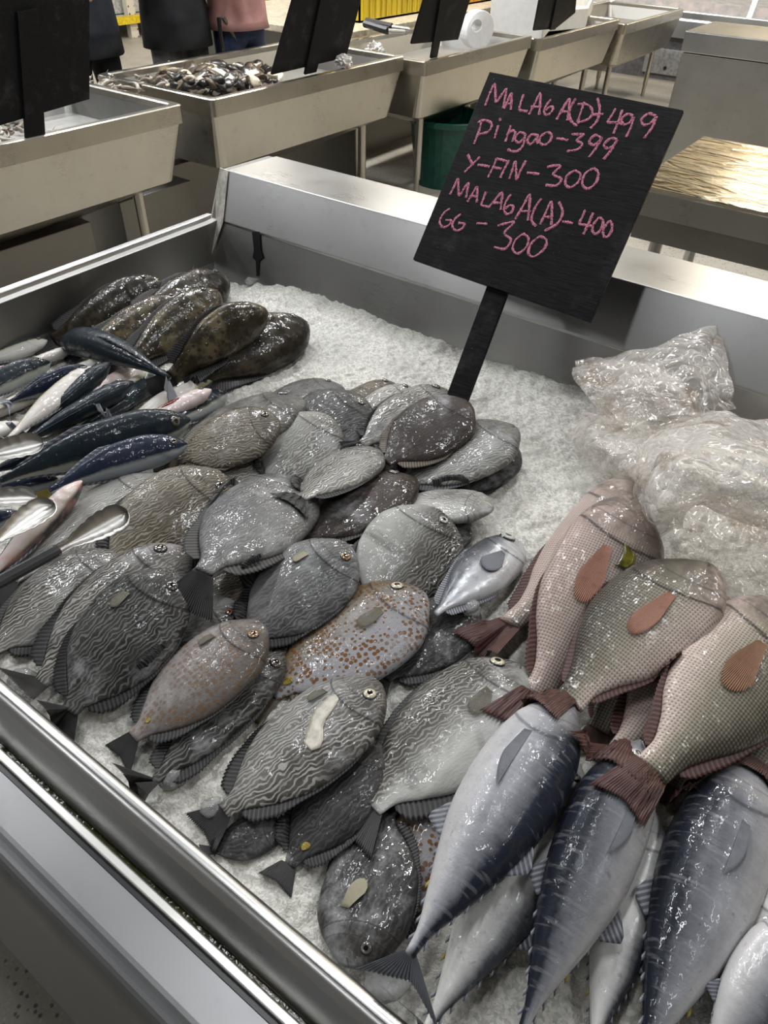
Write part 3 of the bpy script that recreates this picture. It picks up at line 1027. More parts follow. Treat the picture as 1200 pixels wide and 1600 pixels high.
        tp = np.stack([ax - tl * (1 - fork * (1 - np.abs(aa)**1.3)) + .02 * L * aa**2, aa * spd * dsg + ay - bend * L * .5, az + dn + .05 * tl * np.sin(aa * 5)], -1)
        tp[:, 2] -= dn; dn = 0
        tp = rest(tp, .04)
        fin('tail_fin', bs, tp, nz, 24, FIN[tailm] if tailm else FM, o, jag=.06, cols=9, thick=.0007, conf=over)
    if pect:
        ps, pt, pl, pa = pect                               # place, length, angle towards the belly
        sb = np.array([ps, ps + .004, ps + .004]); tb = np.array([pt + .09, pt, pt - .08])
        b_ = fs.flank(sb, tb, .0006)
        ang = math.radians(pa)
        tps = []
        for q in np.linspace(-1, 1, 9):
            a2 = ang + math.radians(q * (8 if sp == 'tuna' else 17 if sp == 'snapper' else 24))
            ln_ = pl * (1 - .25 * (q + 1) if sp == 'tuna' else (1 - .42 * max(0, q)**1.5 - .25 * max(0, -q)**2.5))
            s3 = ps + ln_ * math.cos(a2)
            yy = pt * fs.hd - math.sin(a2) * ln_ * L
            half = itp(sps['top'] if yy > 0 else sps['bot'], min(s3, .99)) * fs.hd
            tps.append(fs.flank(min(s3, .97), np.clip(yy / half, -.98, .98), .0035))
        fin('pectoral_fin', b_, np.array(tps), nz, 22, FIN[pectm or finm], o, cols=8, thick=.0005, jag=.04, arch=.001)
    if extra: extra(o, fs)
    return o

# ------------------------------------------------------------------ the fish, bottom ones first


def rab(head, tail, w, d, kind, label, fm='dark', em='dark', **kw):
    return lay('rabbit', head, tail, w * 1.14, d, RAB[kind], label, 'rabbitfish', 'fish', 'rabbitfish piled in the middle of the bench', fm, em, **kw)


def scd(head, tail, w, d, kind, label, fm='steel', em='dark', **kw):
    return lay('scad', head, tail, w, d, SCAD[kind], label, 'scad', 'fish', 'slender scads heaped at the left of the bench', fm, em, **kw)


def gro(head, tail, w, d, kind, label, **kw):
    return lay('grouper', head, tail, w, d, GROUP[kind], label, 'grouper', 'fish', 'dark groupers by the left rear corner', 'dark', 'dark', **kw)


def sna(head, tail, w, d, kind, label, **kw):
    kw.setdefault('pectm', 'orange')
    return lay('snapper', head, tail, w * 1.27, d, SNAP[kind], label, 'snapper', 'fish', 'pink scaled snappers under the plastic bag', 'red', kw.pop('em', None), **kw)


def tun(head, tail, w, d, kind, label, **kw):
    return lay('tuna', head, tail, w * 1.05, d, TUNA[kind], label, 'tuna', 'fish', 'small tunas in the near right corner', 'steel', kw.pop('em', 'silver'), **kw)


# groupers
gro((352, 437), (215, 500), 44, 1, 'dark', 'dark grouper farthest back, its snout against the bright corner strip', roll=50)
gro((250, 440), (85, 533), 46, 1, 'dark', 'dark brown grouper lying along the foot of the left steel wall', roll=45)
gro((374, 482), (275, 530), 34, 1, 'dark', 'small dark grouper head peeping out between two bigger groupers', roll=40)
gro((292, 470), (130, 545), 60, 1, 'light', 'yellowish grouper with dark spots, half covered by the grouper on its right', roll=35)
gro((477, 508), (300, 592), 66, 1, 'dark', 'nearly black grouper farthest right, lying alone on the open ice', roll=50)
gro((340, 458), (200, 570), 66, 1, 'light', 'plump brown grouper lying on top of the spotted yellowish one', roll=30)
gro((414, 485), (270, 590), 44, 1, 'light', 'curved grouper with a fin sticking up above its head', roll=55, bend=.05)

# scads
scd((30, 660), (-90, 705), 24, 1, 'pale', 'greyish scad at the left picture edge just above the tongs')
scd((26, 574), (-90, 615), 24, 1, 'pink', 'pink scad whose head shows at the left edge above the dark scads')
scd((70, 612), (-60, 665), 34, 1, 'pale', 'cream bellied scad at the left edge above the upper tongs', roll=-25)
scd((114, 545), (5, 585), 28, 1, 'pale', 'white bellied scad second down from the left wall', roll=-25)
scd((74, 532), (-50, 575), 28, 1, 'half', 'silver and dark scad nearest the left steel wall', roll=25)
scd((168, 560), (60, 605), 28, 1, 'half', 'silver scad with dark back below the curved dark one', roll=10)
scd((138, 574), (15, 628), 34, 1, 'blue', 'dark blue scad between the silver ones', roll=60)
scd((78, 566), (-50, 635), 36, 1, 'dark', 'blackish curved scad at the far left over the pink head', roll=60, bend=.05)
scd((222, 572), (110, 640), 30, 1, 'pink', 'scad with a pink opened head behind the dark scads', roll=-10)
scd((150, 574), (14, 684), 36, 1, 'pale', 'silvery scad with belly up and a yellow side stripe, left of a dark one', roll=-15)
scd((258, 580), (118, 672), 32, -1, 'half', 'scad with silver upper side, teal lower side and a pinkish snout', roll=15)
scd((172, 567), (40, 680), 32, -1, 'dark', 'dark teal scad beside the silvery belly up scad', roll=50)
scd((208, 597), (30, 694), 34, -1, 'dark', 'dark scad right of two others, its tail at the upper tongs', roll=50)
scd((101, 534), (264, 590), 34, 1, 'dark', 'dark scad bent in an arc across the tails of the groupers', roll=60, bend=.07)
scd((332, 593), (185, 668), 36, -1, 'pale', 'silver scad with a long yellow stripe beside the groupers', roll=-5)


def wound(o, fs):
    ss = np.linspace(.36, .60, 10)
    b = fs.flank(ss, np.linspace(.05, .1, 10) - .25 * np.sin(np.linspace(0, PI, 10)), .0014)
    t = fs.flank(ss, np.linspace(.05, .1, 10) + .30 * np.sin(np.linspace(0, PI, 10)), .0014)
    w = fin('wound', b, t, (0, 0, 1), 9, WOUND, o, thick=.001, cols=4)
    w['label'] = 'dark red open wound'


WOUND = plain('torn red flesh', (0.16, 0.03, 0.022), 0.2, nscale=160, namt=.6, bump=.5)
scd((330, 609), (205, 672), 32, 1, 'pink', 'pinkish white scad with a red wound in its side', roll=-20, extra=wound)
scd((354, 614), (245, 672), 27, 1, 'dark', 'teal backed scad closest to the maze patterned rabbitfish, right of the wounded one', roll=40)

# rabbitfish underneath
rab((804, 698), (700, 770), 66, 1, 'dark', 'black rabbitfish half under the round headed one at the right end of the pile')
rab((724, 812), (640, 870), 70, 1, 'dark', 'dark rabbitfish hidden under the pale head that points right')
rab((534, 604), (410, 650), 60, 1, 'mazedark', 'dark grey rabbitfish at the rear edge of the pile, head on bare ice', bend=.02)
rab((617, 600), (520, 655), 38, 1, 'mazebrown', 'thin brownish rabbitfish at the back of the pile beside a pale one')
rab((648, 609), (550, 668), 44, 1, 'mazepale', 'pale rabbitfish at the very back, behind the fish by the sign post')
rab((580, 842), (500, 900), 60, 1, 'mazedark', 'dark rabbitfish in the gap under the long brown one')
rab((566, 858), (480, 930), 50, 1, 'mazepale', 'whitish rabbitfish showing in the gap by the amber eyed grey fish')
rab((436, 878), (300, 950), 66, 1, 'mazebrown', 'brown rabbitfish under the tail of the big mottled grey one')
rab((690, 1225), (600, 1470), 100, 1, 'spotted', 'brown rabbitfish with orange dots wedged under the nearest blue tuna', em=None)
rab((412, 712), (280, 785), 56, -1, 'mazepale', 'pale brown rabbitfish with only its pointed head out, behind the brown headed one')
rab((370, 752), (250, 830), 66, -1, 'mazedark', 'small dark head of a rabbitfish tucked behind the brown headed one')
rab((370, 945), (230, 1018), 62, -1, 'belly', 'small whitish headed rabbitfish between the dark front fish and the tail of the grey one', em='amber')
rab((440, 1290), (330, 1330), 60, -1, 'dark', 'black rabbitfish lying in shadow by the near rim', em=None, fins=False)
# rear part of the pile
rab((566, 620), (450, 700), 82, -1, 'mazedark', 'dark headed rabbitfish in the rear middle, touched by a fish tail from the right')
rab((474, 626), (265, 712), 84, 1, 'maze', 'greyish maze patterned rabbitfish beside the scads, head up to the right', bend=.02, fins=False)
rab((512, 650), (418, 760), 84, -1, 'mazepale', 'pale round rabbitfish with bold maze lines in the rear middle', em=None)
rab((805, 668), (625, 756), 92, 1, 'maze', 'dark round headed rabbitfish at the right end of the pile, over a black one', em=None, bend=-.01)
rab((700, 612), (566, 694), 58, 1, 'maze', 'maze patterned rabbitfish under the purplish brown one by the sign post', tailspread=.8)
rab((730, 628), (603, 722), 78, 1, 'brown', 'smooth purplish brown rabbitfish with its head at the foot of the sign post', fm='brown', em=None)
rab((259, 745), (20, 905), 100, -1, 'mazepale', 'large pale maze patterned rabbitfish under the tongs', em=None)
rab((437, 660), (278, 718), 60, 1, 'mazebrown', 'brownish maze patterned rabbitfish whose tail fin touches the large pale one', fm='brown', bend=.02)
rab((770, 796), (615, 782), 64, 1, 'mazepale', 'pale finely lined rabbitfish with its pointed head to the right on the ice', em=None)
rab((647, 748), (440, 850), 88, 1, 'brown', 'long dark brown rabbitfish in the middle of the pile')
rab((350, 742), (165, 890), 104, -1, 'mazebrown', 'rabbitfish with a dark brown head and cream maze lines, above the black handled tongs', em='dark')
rab((468, 752), (318, 893), 122, 1, 'grey', 'stout mottled grey rabbitfish with a dark tail hanging down at its left', em=None, tailspread=1.1)
rab((584, 703), (472, 780), 76, 1, 'maze', 'small rabbitfish with its black tail lying across the mottled grey one', bend=-.01, tailspread=1.1)
rab((682, 796), (580, 960), 132, -1, 'belly', 'whitish rabbitfish with fine maze lines on its dark head, left of the silver trevally', em='silver')
rab((190, 868), (-10, 1015), 96, 1, 'maze', 'maze patterned rabbitfish at the left edge under the black tongs handle', em=None)
rab((735, 940), (600, 1060), 100, -1, 'dark', 'dark slate rabbitfish between the orange dotted one and the silver trevally', em='dark')
rab((288, 858), (62, 1068), 106, 1, 'maze', 'big maze patterned rabbitfish with a whitish face, behind the dark one', em='dark')


def gold_spot(s, t, r):
    def f(o, fs):
        qs = np.linspace(0, PI, 12)
        b = np.array([fs.flank(s + r * .8 * math.cos(q), t - r * 7 * math.sin(q), .0009) for q in qs])
        e = np.array([fs.flank(s + r * .8 * math.cos(q), t + r * 7 * math.sin(q), .0009) for q in qs])
        w = fin('yellow_spot', b, e, (0, 0, 1), 6, YSPOT, o, thick=.0008, cols=5)
        w['label'] = 'mustard yellow spot by the tail'
    return f


YSPOT = plain('mustard yellow skin', (0.20, 0.15, 0.022), 0.3, nscale=120, namt=.5)
rab((660, 925), (425, 1085), 138, 1, 'spotted', 'orange dotted rabbitfish with a yellow face and cream eye', fm='brown', em='cream', pect=(.28, -.05, .17, 5), pectm='fan', extra=gold_spot(.90, -.1, .035))
rab((545, 852), (380, 1000), 106, -1, 'grey', 'smooth grey rabbitfish with an amber eye in the middle of the pile', em='amber', pect=(.27, -.45, .12, 8), pectm='pale')
rab((442, 1022), (240, 1222), 66, -1, 'mazedark', 'narrow dark greenish rabbitfish between the spotted brown one and the big maze one', fm='dark', em='dark')
rab((270, 893), (108, 1112), 114, -1, 'mazedark', 'dark rabbitfish at the near left with a dull eye, covering the big maze one', em='dark', pect=(.27, -.45, .13, 8), pectm='tan')
rab((410, 975), (208, 1152), 116, -1, 'spotbrown', 'brown backed rabbitfish with faint rusty spots, tail towards the near rim', em='amber', pect=(.27, -.45, .11, 6), pectm='tan', extra=gold_spot(.88, .05, .022))
rab((548, 1512), (606, 1272), 136, 1, 'dark', 'dark rabbitfish lying head down against the near rim', em='dark', pect=(.30, -.35, .22, -25), pectm='pale')
rab((812, 1042), (582, 1262), 156, 1, 'belly', 'broad pale rabbitfish with a dark back, its snout by the tail of the big snapper', em='cream', pect=(.27, -.05, .17, 12), pectm='fan')
rab((588, 1160), (452, 1352), 112, 1, 'dark', 'dark rabbitfish with a yellow spot under the scraped maze one', em=None, extra=gold_spot(.86, -.30, .035))


def scrape(o, fs):
    ss = np.array([.22, .27, .32, .36, .40, .44, .48, .52])
    lo = np.array([-.22, -.28, -.25, -.24, -.16, -.04, .06, .20]); up = np.array([-.12, .02, .08, .12, .22, .42, .50, .44])
    w = fin('scraped_patch', fs.flank(ss, lo, .0008), fs.flank(ss, up, .0008), (0, 0, 1), 7, SCR, o, thick=.0007, cols=6)
    w['label'] = 'bare cream patch where the skin is scraped off'


SCR = plain('bare cream flesh', (0.38, 0.35, 0.29), 0.32, nscale=90, namt=.25, bump=.2)
rab((592, 1066), (350, 1268), 134, -1, 'maze', 'big front rabbitfish with bold maze lines and a bare cream scrape on its side', em='cream', pect=(.25, -.50, .11, 6), pectm='tan', extra=scrape, tailspread=1.0, fm='dark')

# long scads lying over the rabbitfish
scd((128, 752), (-35, 925), 28, -1, 'pink', 'cream bellied scad running along the left side of the tongs heads', roll=-25, em=None)
scd((185, 668), (-30, 742), 34, -1, 'dark', 'dark scad parallel to and just above the longest dark one', roll=55, bend=-.02)
scd((90, 748), (-60, 772), 30, 1, 'blue', 'short dark scad under the tail end of the longest dark one', roll=55)
scd((30, 800), (-100, 850), 40, 1, 'blue', 'dark scad at the left edge between the two open tongs heads', roll=55)
scd((297, 656), (0, 752), 42, 1, 'dark', 'longest dark scad with a faint pale line, its head on the maze patterned rabbitfish', roll=55, bend=.025)
scd((292, 694), (78, 768), 40, 1, 'blue', 'dark blue scad with an arched back and yellowish tail, lowest of the long ones', roll=55, bend=.05, tailm='yellow')

# silver trevally
lay('trevally', (808, 846), (680, 960), 82, 1, TREV, 'silver trevally with a big eye between the rabbitfish and the snappers', 'trevally', 'fish', None, 'steel', 'silver', pect=(.30, -.1, .24, 2), pectm='steel', tailfin=False)


# tunas
tun((1018, 1262), (920, 1650), 104, -1, 'silver', 'narrow silver tuna squeezed between two dark ones', em=None)
tun((1215, 1370), (1130, 1700), 90, -1, 'silver', 'silver tuna strip behind the rightmost fish', em=None)
tun((905, 1195), (664, 1612), 140, -1, 'silver', 'silver bellied tuna with a round eye, under the nearest blue grey one', em='silver', pect=(.28, -.1, .21, 5))
tun((1172, 1190), (1000, 1668), 178, 1, 'navy', 'broad striped tuna at the right with its head under a red tail fin', em=None, pect=(.30, -.1, .20, 4))
tun((1000, 1158), (815, 1612), 142, 1, 'navy', 'dark navy tuna in the middle, its eye beside a snapper tail', em='silver', pect=(.28, -.2, .21, 2))
tun((1250, 1430), (1095, 1690), 120, -1, 'blue', 'tuna cut off by the lower right corner of the picture', em=None)
tun((890, 1092), (640, 1492), 156, -1, 'blue', 'blue grey tuna nearest the rabbitfish, its thin tail at the rim', em=None, pect=(.26, -.15, .24, 4))

# snappers
def leaf(o, fs):
    b = fs.flank(np.array([.30, .33, .38, .41]), np.array([.05, .10, .10, .05]), .003)
    t = fs.flank(np.array([.31, .33, .36, .40]), np.array([.16, .34, .36, .26]), .005)
    w = fin('gill_slit', b, t, (0, 0, 1), 3, GREEN, o, thick=.001, cols=5)
    w['label'] = 'olive green gut showing through the gill cut'


GREEN = plain('olive green gut', (0.085, 0.075, 0.008), 0.18, nscale=60, namt=.6)
sna((1015, 990), (935, 1140), 100, 1, 'olive', 'snapper mostly hidden below the main one, only its squared tail fin showing', tailspread=.9)
sna((1130, 1080), (1046, 1226), 100, 1, 'olive', 'snapper under the right hand one whose brown tail lies over the tunas', tailm='red')
sna((985, 752), (796, 975), 96, -1, 'pink', 'rearmost pink snapper curved beside the open ice, its head under the bag', bend=-.05, tailspread=.6, pect=(.33, -.25, .16, 2), pectm='orange')
sna((1275, 1060), (1172, 1215), 110, 1, 'olive', 'snapper at the right picture edge with its red tail fin on a tuna', tailm='red')
sna((1140, 940), (965, 1180), 110, -1, 'pink', 'pinkish snapper squeezed between two bigger ones, rusty fin showing', pect=(.36, -.05, .22, 0), pectm='rust')
sna((990, 782), (838, 1090), 140, -1, 'pink', 'large pink snapper with olive green showing in its gill cut', pect=(.34, -.2, .28, 2), pectm='orange', extra=leaf, bend=-.02)
sna((1210, 945), (1016, 1205), 166, -1, 'olive', 'right hand snapper with an olive back and rusty side fin', pect=(.33, -.05, .28, 4), pectm='rust', bend=-.04, tailspread=.6)
sna((1108, 884), (888, 1098), 146, 1, 'olive', 'main snapper on top, olive with an orange side fin, tail spread over a tuna', pect=(.31, -.20, .29, 0), pectm='orange', tailm='red', tailspread=.85, bend=.03)


# ------------------------------------------------------------------ loose ice lumps
lumpm = N('clear ice lump')
co = lumpm.coord()
f = lumpm.noise(co, 60, 4)
lumpm.set(color=lumpm.ramp(f, [(0.3, (0.50, 0.51, 0.50)), (0.7, (0.78, 0.79, 0.78))]), rough=0.08, spec=0.6, trans=0.75, ior=1.25, normal=lumpm.bump(f, 0.5, 0.004))


def ice_lump(px, py, r, label, flat=0.6, z=None, seed=0):
    c = P(px, py, 0.78)
    for _ in range(4):
        zz = float(hm_at(c[0:1], c[1:2])[0]) + r * flat * 0.75
        c = P(px, py, zz)
    bm = bmesh.new()
    bmesh.ops.create_icosphere(bm, subdivisions=3, radius=1.0)
    for v in bm.verts:
        n = v.co.copy()
        v.co = n * (0.85 + 0.35 * mnoise.noise(n * 1.6 + Vector((seed * 3.1, 0, 7)))) * r
        v.co.z *= flat
    me = bpy.data.meshes.new('ice_lump'); bm.to_mesh(me); bm.free()
    o = link_mesh('ice_lump', me, lumpm.m)
    me.polygons.foreach_set('use_smooth', [True] * len(me.polygons))
    o.location = c
    tag(o, label, 'ice', 'loose ice lumps lying about the bench')


ice_lump(736, 951, .017, 'round clear ice lump just below the silver trevally', seed=1)
ice_lump(392, 440, .020, 'ice lump at the rear wall under the dark drip stain', seed=2)
ice_lump(32, 1064, .022, 'ice lump at the left end of the near rim, below the big maze patterned tail', seed=3)
ice_lump(270, 1215, .018, 'ice lump at the near rim under the tail of the spotted brown rabbitfish', seed=4)
ice_lump(605, 1525, .026, 'large flat ice lump by the thin tuna tail at the near rim', seed=5)
ice_lump(330, 1262, .014, 'small ice lump left of the tail of the big front maze fish', seed=7)

# ------------------------------------------------------------------ price board on its stick
BASE = P(712, 628, 0.800)
E1 = np.array([0.99861526, -0.04975855, -0.01707792])
E2 = np.array([0.00959841, -0.64372185, -0.76519936]); E2 -= E1 * (E1 @ E2); E2 /= np.linalg.norm(E2)
EN = np.cross(E2, E1); EN /= np.linalg.norm(EN)
if EN[2] < 0: EN = -EN
if (CAM - BASE) @ EN < 0: EN = -EN


def board_pt(px, py, lift=0.0):
    p = on_plane(px, py, BASE + EN * 0.014, EN)
    return p + EN * lift


blk = N('black painted plywood')
co = blk.coord()
gr = blk.noise(blk.vmath('MULTIPLY', co, (4, 60, 60)), 6, 4)
ch = blk.noise(co, 9, 5, 0.7)
fl = blk.noise(co, 300, 3)
c = blk.mix(blk.rng(gr, 0.3, 0.7), (0.0065, 0.0065, 0.007), (0.015, 0.015, 0.0165))
c = blk.mix(blk.math('MULTIPLY', blk.rng(ch, 0.52, 0.78), 0.30), c, (0.10, 0.095, 0.10))
c = blk.mix(blk.math('MULTIPLY', blk.rng(fl, 0.72, 0.78), 0.6), c, (0.30, 0.30, 0.30))
blk.set(color=c, rough=0.5, spec=0.07, normal=blk.bump(gr, 0.25, 0.001))
BLK = blk.m
price = empty('price_sign', BASE)
tag(price, 'black price board with pink chalk writing, stuck in the ice on a black stick', 'sign')
PINV = Matrix.Translation(-Vector(BASE))


def keep(o, root):
    o.parent = root
    o.matrix_parent_inverse = root.matrix_basis.inverted() if root.matrix_basis else Matrix()
    o.matrix_parent_inverse = Matrix.Translation(-Vector(root.location))
    return o


def slab(name, pts, nrm, th, mat, bevel=0.001):
    mb = MB()
    A = [mb.bm.verts.new(tuple(map(float, p))) for p in pts]
    B = [mb.bm.verts.new(tuple(map(float, np.asarray(p) - np.asarray(nrm) * th))) for p in pts]
    n = len(pts)
    mb.bm.faces.new(A); mb.bm.faces.new(B[::-1])
    for i in range(n):
        mb.bm.faces.new((A[i], B[i], B[(i + 1) % n], A[(i + 1) % n]))
    return mb.build(name, mat, bevel=bevel)


keep(slab('board', [board_pt(*p) for p in ((765, 112), (1068, 172), (922, 503), (645, 405))], EN, 0.010, BLK), price)
# stick behind the board
b0 = on_plane(690, 640, BASE + EN * 0.003, EN); b1 = on_plane(738, 640, BASE + EN * 0.003, EN)
t0 = on_plane(842, 240, BASE + EN * 0.003, EN); t1 = on_plane(890, 250, BASE + EN * 0.003, EN)
dv = (t0 - b0) / np.linalg.norm(t0 - b0)
wv = E1 * 0.049
bl = on_plane(696, 622, BASE + EN * 0.003, EN)
dl = on_plane(752, 470, BASE + EN * 0.003, EN) - bl; dl /= np.linalg.norm(dl)
keep(slab('stick', [bl - dl * 0.04, bl - dl * 0.04 + wv, bl + dl * 0.40 + wv, bl + dl * 0.40], EN, 0.010, BLK), price)

chk = N('pink chalk')
co = chk.coord()
f = chk.noise(co, 420, 3, 0.7)
c = chk.mix(chk.rng(f, 0.36, 0.56), (0.06, 0.026, 0.035), (0.62, 0.235, 0.32))
chk.set(color=c, rough=0.9, spec=0.1)
STROKES = [
    # MALAGA(D)-499
    [(322, 178), (340, 130), (362, 86), (366, 130), (369, 163), (390, 135), (412, 108), (406, 150), (398, 190)],
    [(402, 192), (418, 158), (434, 125), (434, 160), (431, 196)], [(404, 168), (438, 170)],
    [(486, 130), (474, 165), (468, 194), (484, 200), (503, 202)],
    [(508, 216), (532, 172), (556, 125), (556, 170), (552, 218)], [(517, 182), (562, 184)],
    [(604, 150), (584, 175), (573, 203), (583, 217), (602, 208), (612, 186), (598, 183), (580, 198)],
    [(626, 238), (652, 192), (680, 150), (678, 195), (672, 242)], [(642, 203), (684, 204)],
    [(708, 148), (690, 178), (681, 208), (688, 242), (714, 266)],
    [(744, 162), (730, 205), (716, 248)], [(716, 172), (752, 172), (778, 196), (766, 232), (714, 252)],
    [(800, 145), (810, 190), (800, 240), (770, 275)],
    [(780, 216), (826, 214)],
    [(878, 190), (860, 222), (846, 247), (880, 250), (908, 256)], [(906, 196), (890, 245), (868, 298)],
    [(952, 222), (928, 214), (903, 236), (912, 258), (938, 250), (954, 226), (944, 268), (922, 312)],
    [(1048, 222), (1018, 212), (988, 238), (1000, 260), (1030, 250), (1052, 224), (1034, 270), (998, 318)],
    # pingao-399
    [(308, 236), (296, 285), (274, 342)], [(290, 250), (322, 240), (350, 256), (336, 288), (292, 300)],
    [(378, 262), (370, 290), (362, 318)], [(384, 232), (388, 244)],
    [(432, 262), (420, 298), (408, 332)], [(414, 304), (438, 284), (450, 294), (444, 312), (438, 332)],
    [(494, 300), (470, 292), (450, 318), (464, 336), (486, 318), (494, 298), (484, 345), (462, 370), (436, 372), (418, 364)],
    [(544, 304), (518, 302), (502, 328), (516, 342), (538, 320), (546, 302), (542, 322), (548, 340)],
    [(588, 290), (560, 308), (554, 332), (574, 346), (600, 326), (604, 300), (588, 290)],
    [(626, 318), (650, 320), (676, 326)],
    [(690, 300), (716, 300), (742, 302), (712, 326), (736, 340), (716, 364), (670, 372)],
    [(818, 316), (790, 304), (766, 330), (782, 346), (806, 332), (820, 312), (796, 356), (764, 398)],
    [(884, 322), (856, 318), (828, 346), (846, 360), (870, 346), (886, 322), (860, 366), (826, 408)],
    # Y-FIN-300
    [(248, 386), (258, 408), (268, 426)], [(300, 396), (270, 426), (234, 462)],
    [(290, 430), (316, 433), (342, 438)],
    [(372, 402), (354, 444), (334, 484)], [(370, 404), (390, 408), (414, 416)], [(352, 440), (372, 443), (392, 448)],
    [(424, 410), (404, 448), (386, 486)],
    [(424, 490), (438, 452), (450, 414), (454, 452), (456, 492), (474, 452), (496, 412)],
    [(500, 464), (526, 466), (554, 470)],
    [(586, 440), (612, 434), (642, 436), (612, 470), (646, 490), (626, 518), (580, 516)],
    [(704, 454), (672, 476), (664, 512), (686, 526), (718, 504), (728, 470), (704, 454)],
    [(784, 444), (748, 468), (736, 512), (760, 532), (794, 506), (804, 464), (784, 444)],
    # MALAGA(A)-400
    [(172, 556), (190, 522), (206, 490), (208, 528), (212, 562), (230, 534), (250, 508), (246, 540), (240, 572)],
    [(246, 588), (266, 556), (288, 524), (288, 556), (286, 592)], [(256, 562), (292, 564)],
    [(326, 545), (314, 575), (306, 600), (322, 606), (340, 610)],
    [(336, 612), (364, 580), (394, 548), (392, 584), (388, 622)], [(350, 592), (396, 592)],
    [(432, 556), (412, 585), (402, 620), (414, 640), (434, 632), (442, 608), (424, 604), (408, 618)],
    [(450, 662), (482, 608), (512, 556), (510, 610), (504, 668)], [(470, 628), (518, 628)],
    [(562, 574), (536, 610), (520, 655), (524, 676), (540, 692)],
    [(556, 684), (580, 634), (604, 586), (606, 636), (604, 688)], [(570, 652), (612, 653)],
    [(636, 588), (652, 632), (630, 680), (574, 712)],
    [(650, 672), (672, 674), (696, 680)],
    [(748, 622), (736, 652), (724, 680), (748, 686), (778, 692)], [(782, 634), (764, 678), (740, 726)],
    [(808, 654), (784, 684), (780, 714), (796, 724), (818, 700), (824, 668), (808, 654)],
    [(852, 668), (828, 700), (826, 730), (842, 738), (860, 712), (862, 682), (852, 668)],
    # GG - 300
    [(172, 616), (144, 638), (128, 672), (142, 696), (166, 688), (178, 668), (154, 666)],
    [(220, 640), (194, 660), (182, 690), (198, 710), (222, 702), (234, 682), (208, 678)],
    [(286, 680), (308, 680), (332, 682)],
    [(376, 690), (410, 680), (446, 676), (404, 720), (432, 750), (406, 788), (360, 780)],
    [(484, 724), (450, 752), (440, 790), (462, 808), (498, 780), (506, 742), (484, 724)],
    [(556, 734), (520, 764), (506, 804), (528, 822), (572, 790), (584, 752), (556, 734)],
]


def chalk(strokes, seed):
    mb = MB()
    rg = random.Random(seed)
    for st in strokes:
        pts = [np.array(board_pt(640 + x * 440 / 1200, 100 + y * 440 / 1200, 0.0)) for x, y in st]
        out = []
        for i in range(len(pts) - 1):
            p0 = pts[max(i - 1, 0)]; p1 = pts[i]; p2 = pts[i + 1]; p3 = pts[min(i + 2, len(pts) - 1)]
            for k in range(6):
                t = k / 6
                out.append(0.5 * ((2 * p1) + (-p0 + p2) * t + (2 * p0 - 5 * p1 + 4 * p2 - p3) * t**2 + (-p0 + 3 * p1 - 3 * p2 + p3) * t**3))
        out.append(pts[-1])
        prev = None
        for i, p in enumerate(out):
            d = out[min(i + 1, len(out) - 1)] - out[max(i - 1, 0)]
            sd = np.cross(EN, d); n_ = np.linalg.norm(sd)
            if n_ < 1e-9: continue
            sd = sd / n_
            w = 0.0025 * rg.uniform(0.7, 1.25)
            hgt = EN * 0.0011
            cur = [mb.bm.verts.new(tuple(p + sd * w + EN * 0.0002)), mb.bm.verts.new(tuple(p + sd * w * .5 + hgt)), mb.bm.verts.new(tuple(p - sd * w * .5 + hgt)), mb.bm.verts.new(tuple(p - sd * w + EN * 0.0002))]
            if prev:
                for k in range(3):
                    mb.bm.faces.new((prev[k], cur[k], cur[k + 1], prev[k + 1]))
            prev = cur
    return mb.build('chalk_line', chk.m)


n0 = 0
for k_, (cnt, lab_) in enumerate(((18, 'pink chalk line MALAGA(D)-499'), (13, 'pink chalk line pingao-399'), (12, 'pink chalk line Y-FIN-300'), (18, 'pink chalk line MALAGA(A)-400'), (6, 'pink chalk line GG - 300'))):
    keep(chalk(STROKES[n0:n0 + cnt], 3 + k_), price)['label'] = lab_
    n0 += cnt

# ------------------------------------------------------------------ crumpled clear plastic bag
bagm = N('crumpled clear plastic film')
t_ = bagm.t
co = bagm.coord()
w1 = bagm.noise(co, 13, 1.5, 0.5, 1.8)
w2 = bagm.noise(co, 34, 1.0, 0.4, 1.0)
rid = bagm.math('ABSOLUTE', bagm.math('SUBTRACT', w1, 0.5))
rid2 = bagm.math('ABSOLUTE', bagm.math('SUBTRACT', w2, 0.5))
hh = bagm.math('ADD', bagm.math('MULTIPLY', bagm.math('POWER', rid, 0.6), 1.0), bagm.math('MULTIPLY', w2, 0.7))
nrm = bagm.bump(hh, 1.0, 0.006)
dirt = bagm.noise(co, 12, 5, 0.7)
colr = bagm.mix(bagm.rng(dirt, 0.50, 0.70), (0.66, 0.62, 0.58), (0.30, 0.22, 0.14))
bagm.set(color=colr, rough=0.11, spec=0.9, normal=nrm)
tr = bagm.n('ShaderNodeBsdfTransparent')
tr.inputs[0].default_value = (0.97, 0.95, 0.93, 1)
lw = bagm.n('ShaderNodeLayerWeight'); lw.inputs[0].default_value = 0.35
bagm.l(nrm, lw.inputs['Normal'])
crease = bagm.rng(rid, 0.0, 0.018, 1.0, 0.0)
crease2 = bagm.math('MULTIPLY', bagm.rng(rid2, 0.0, 0.03, 1.0, 0.0), 0.35)
op = bagm.math('ADD', bagm.math('MULTIPLY', lw.outputs['Facing'], 0.55), bagm.math('ADD', 0.20, bagm.math('MULTIPLY', bagm.math('MAXIMUM', crease, crease2), 0.45)), clamp=True)
mx = bagm.n('ShaderNodeMixShader')
bagm.put(mx.inputs[0], op); bagm.l(tr.outputs[0], mx.inputs[1]); bagm.l(bagm.b.outputs[0], mx.inputs[2])
bagm.l(mx.outputs[0], bagm.out.inputs[0])


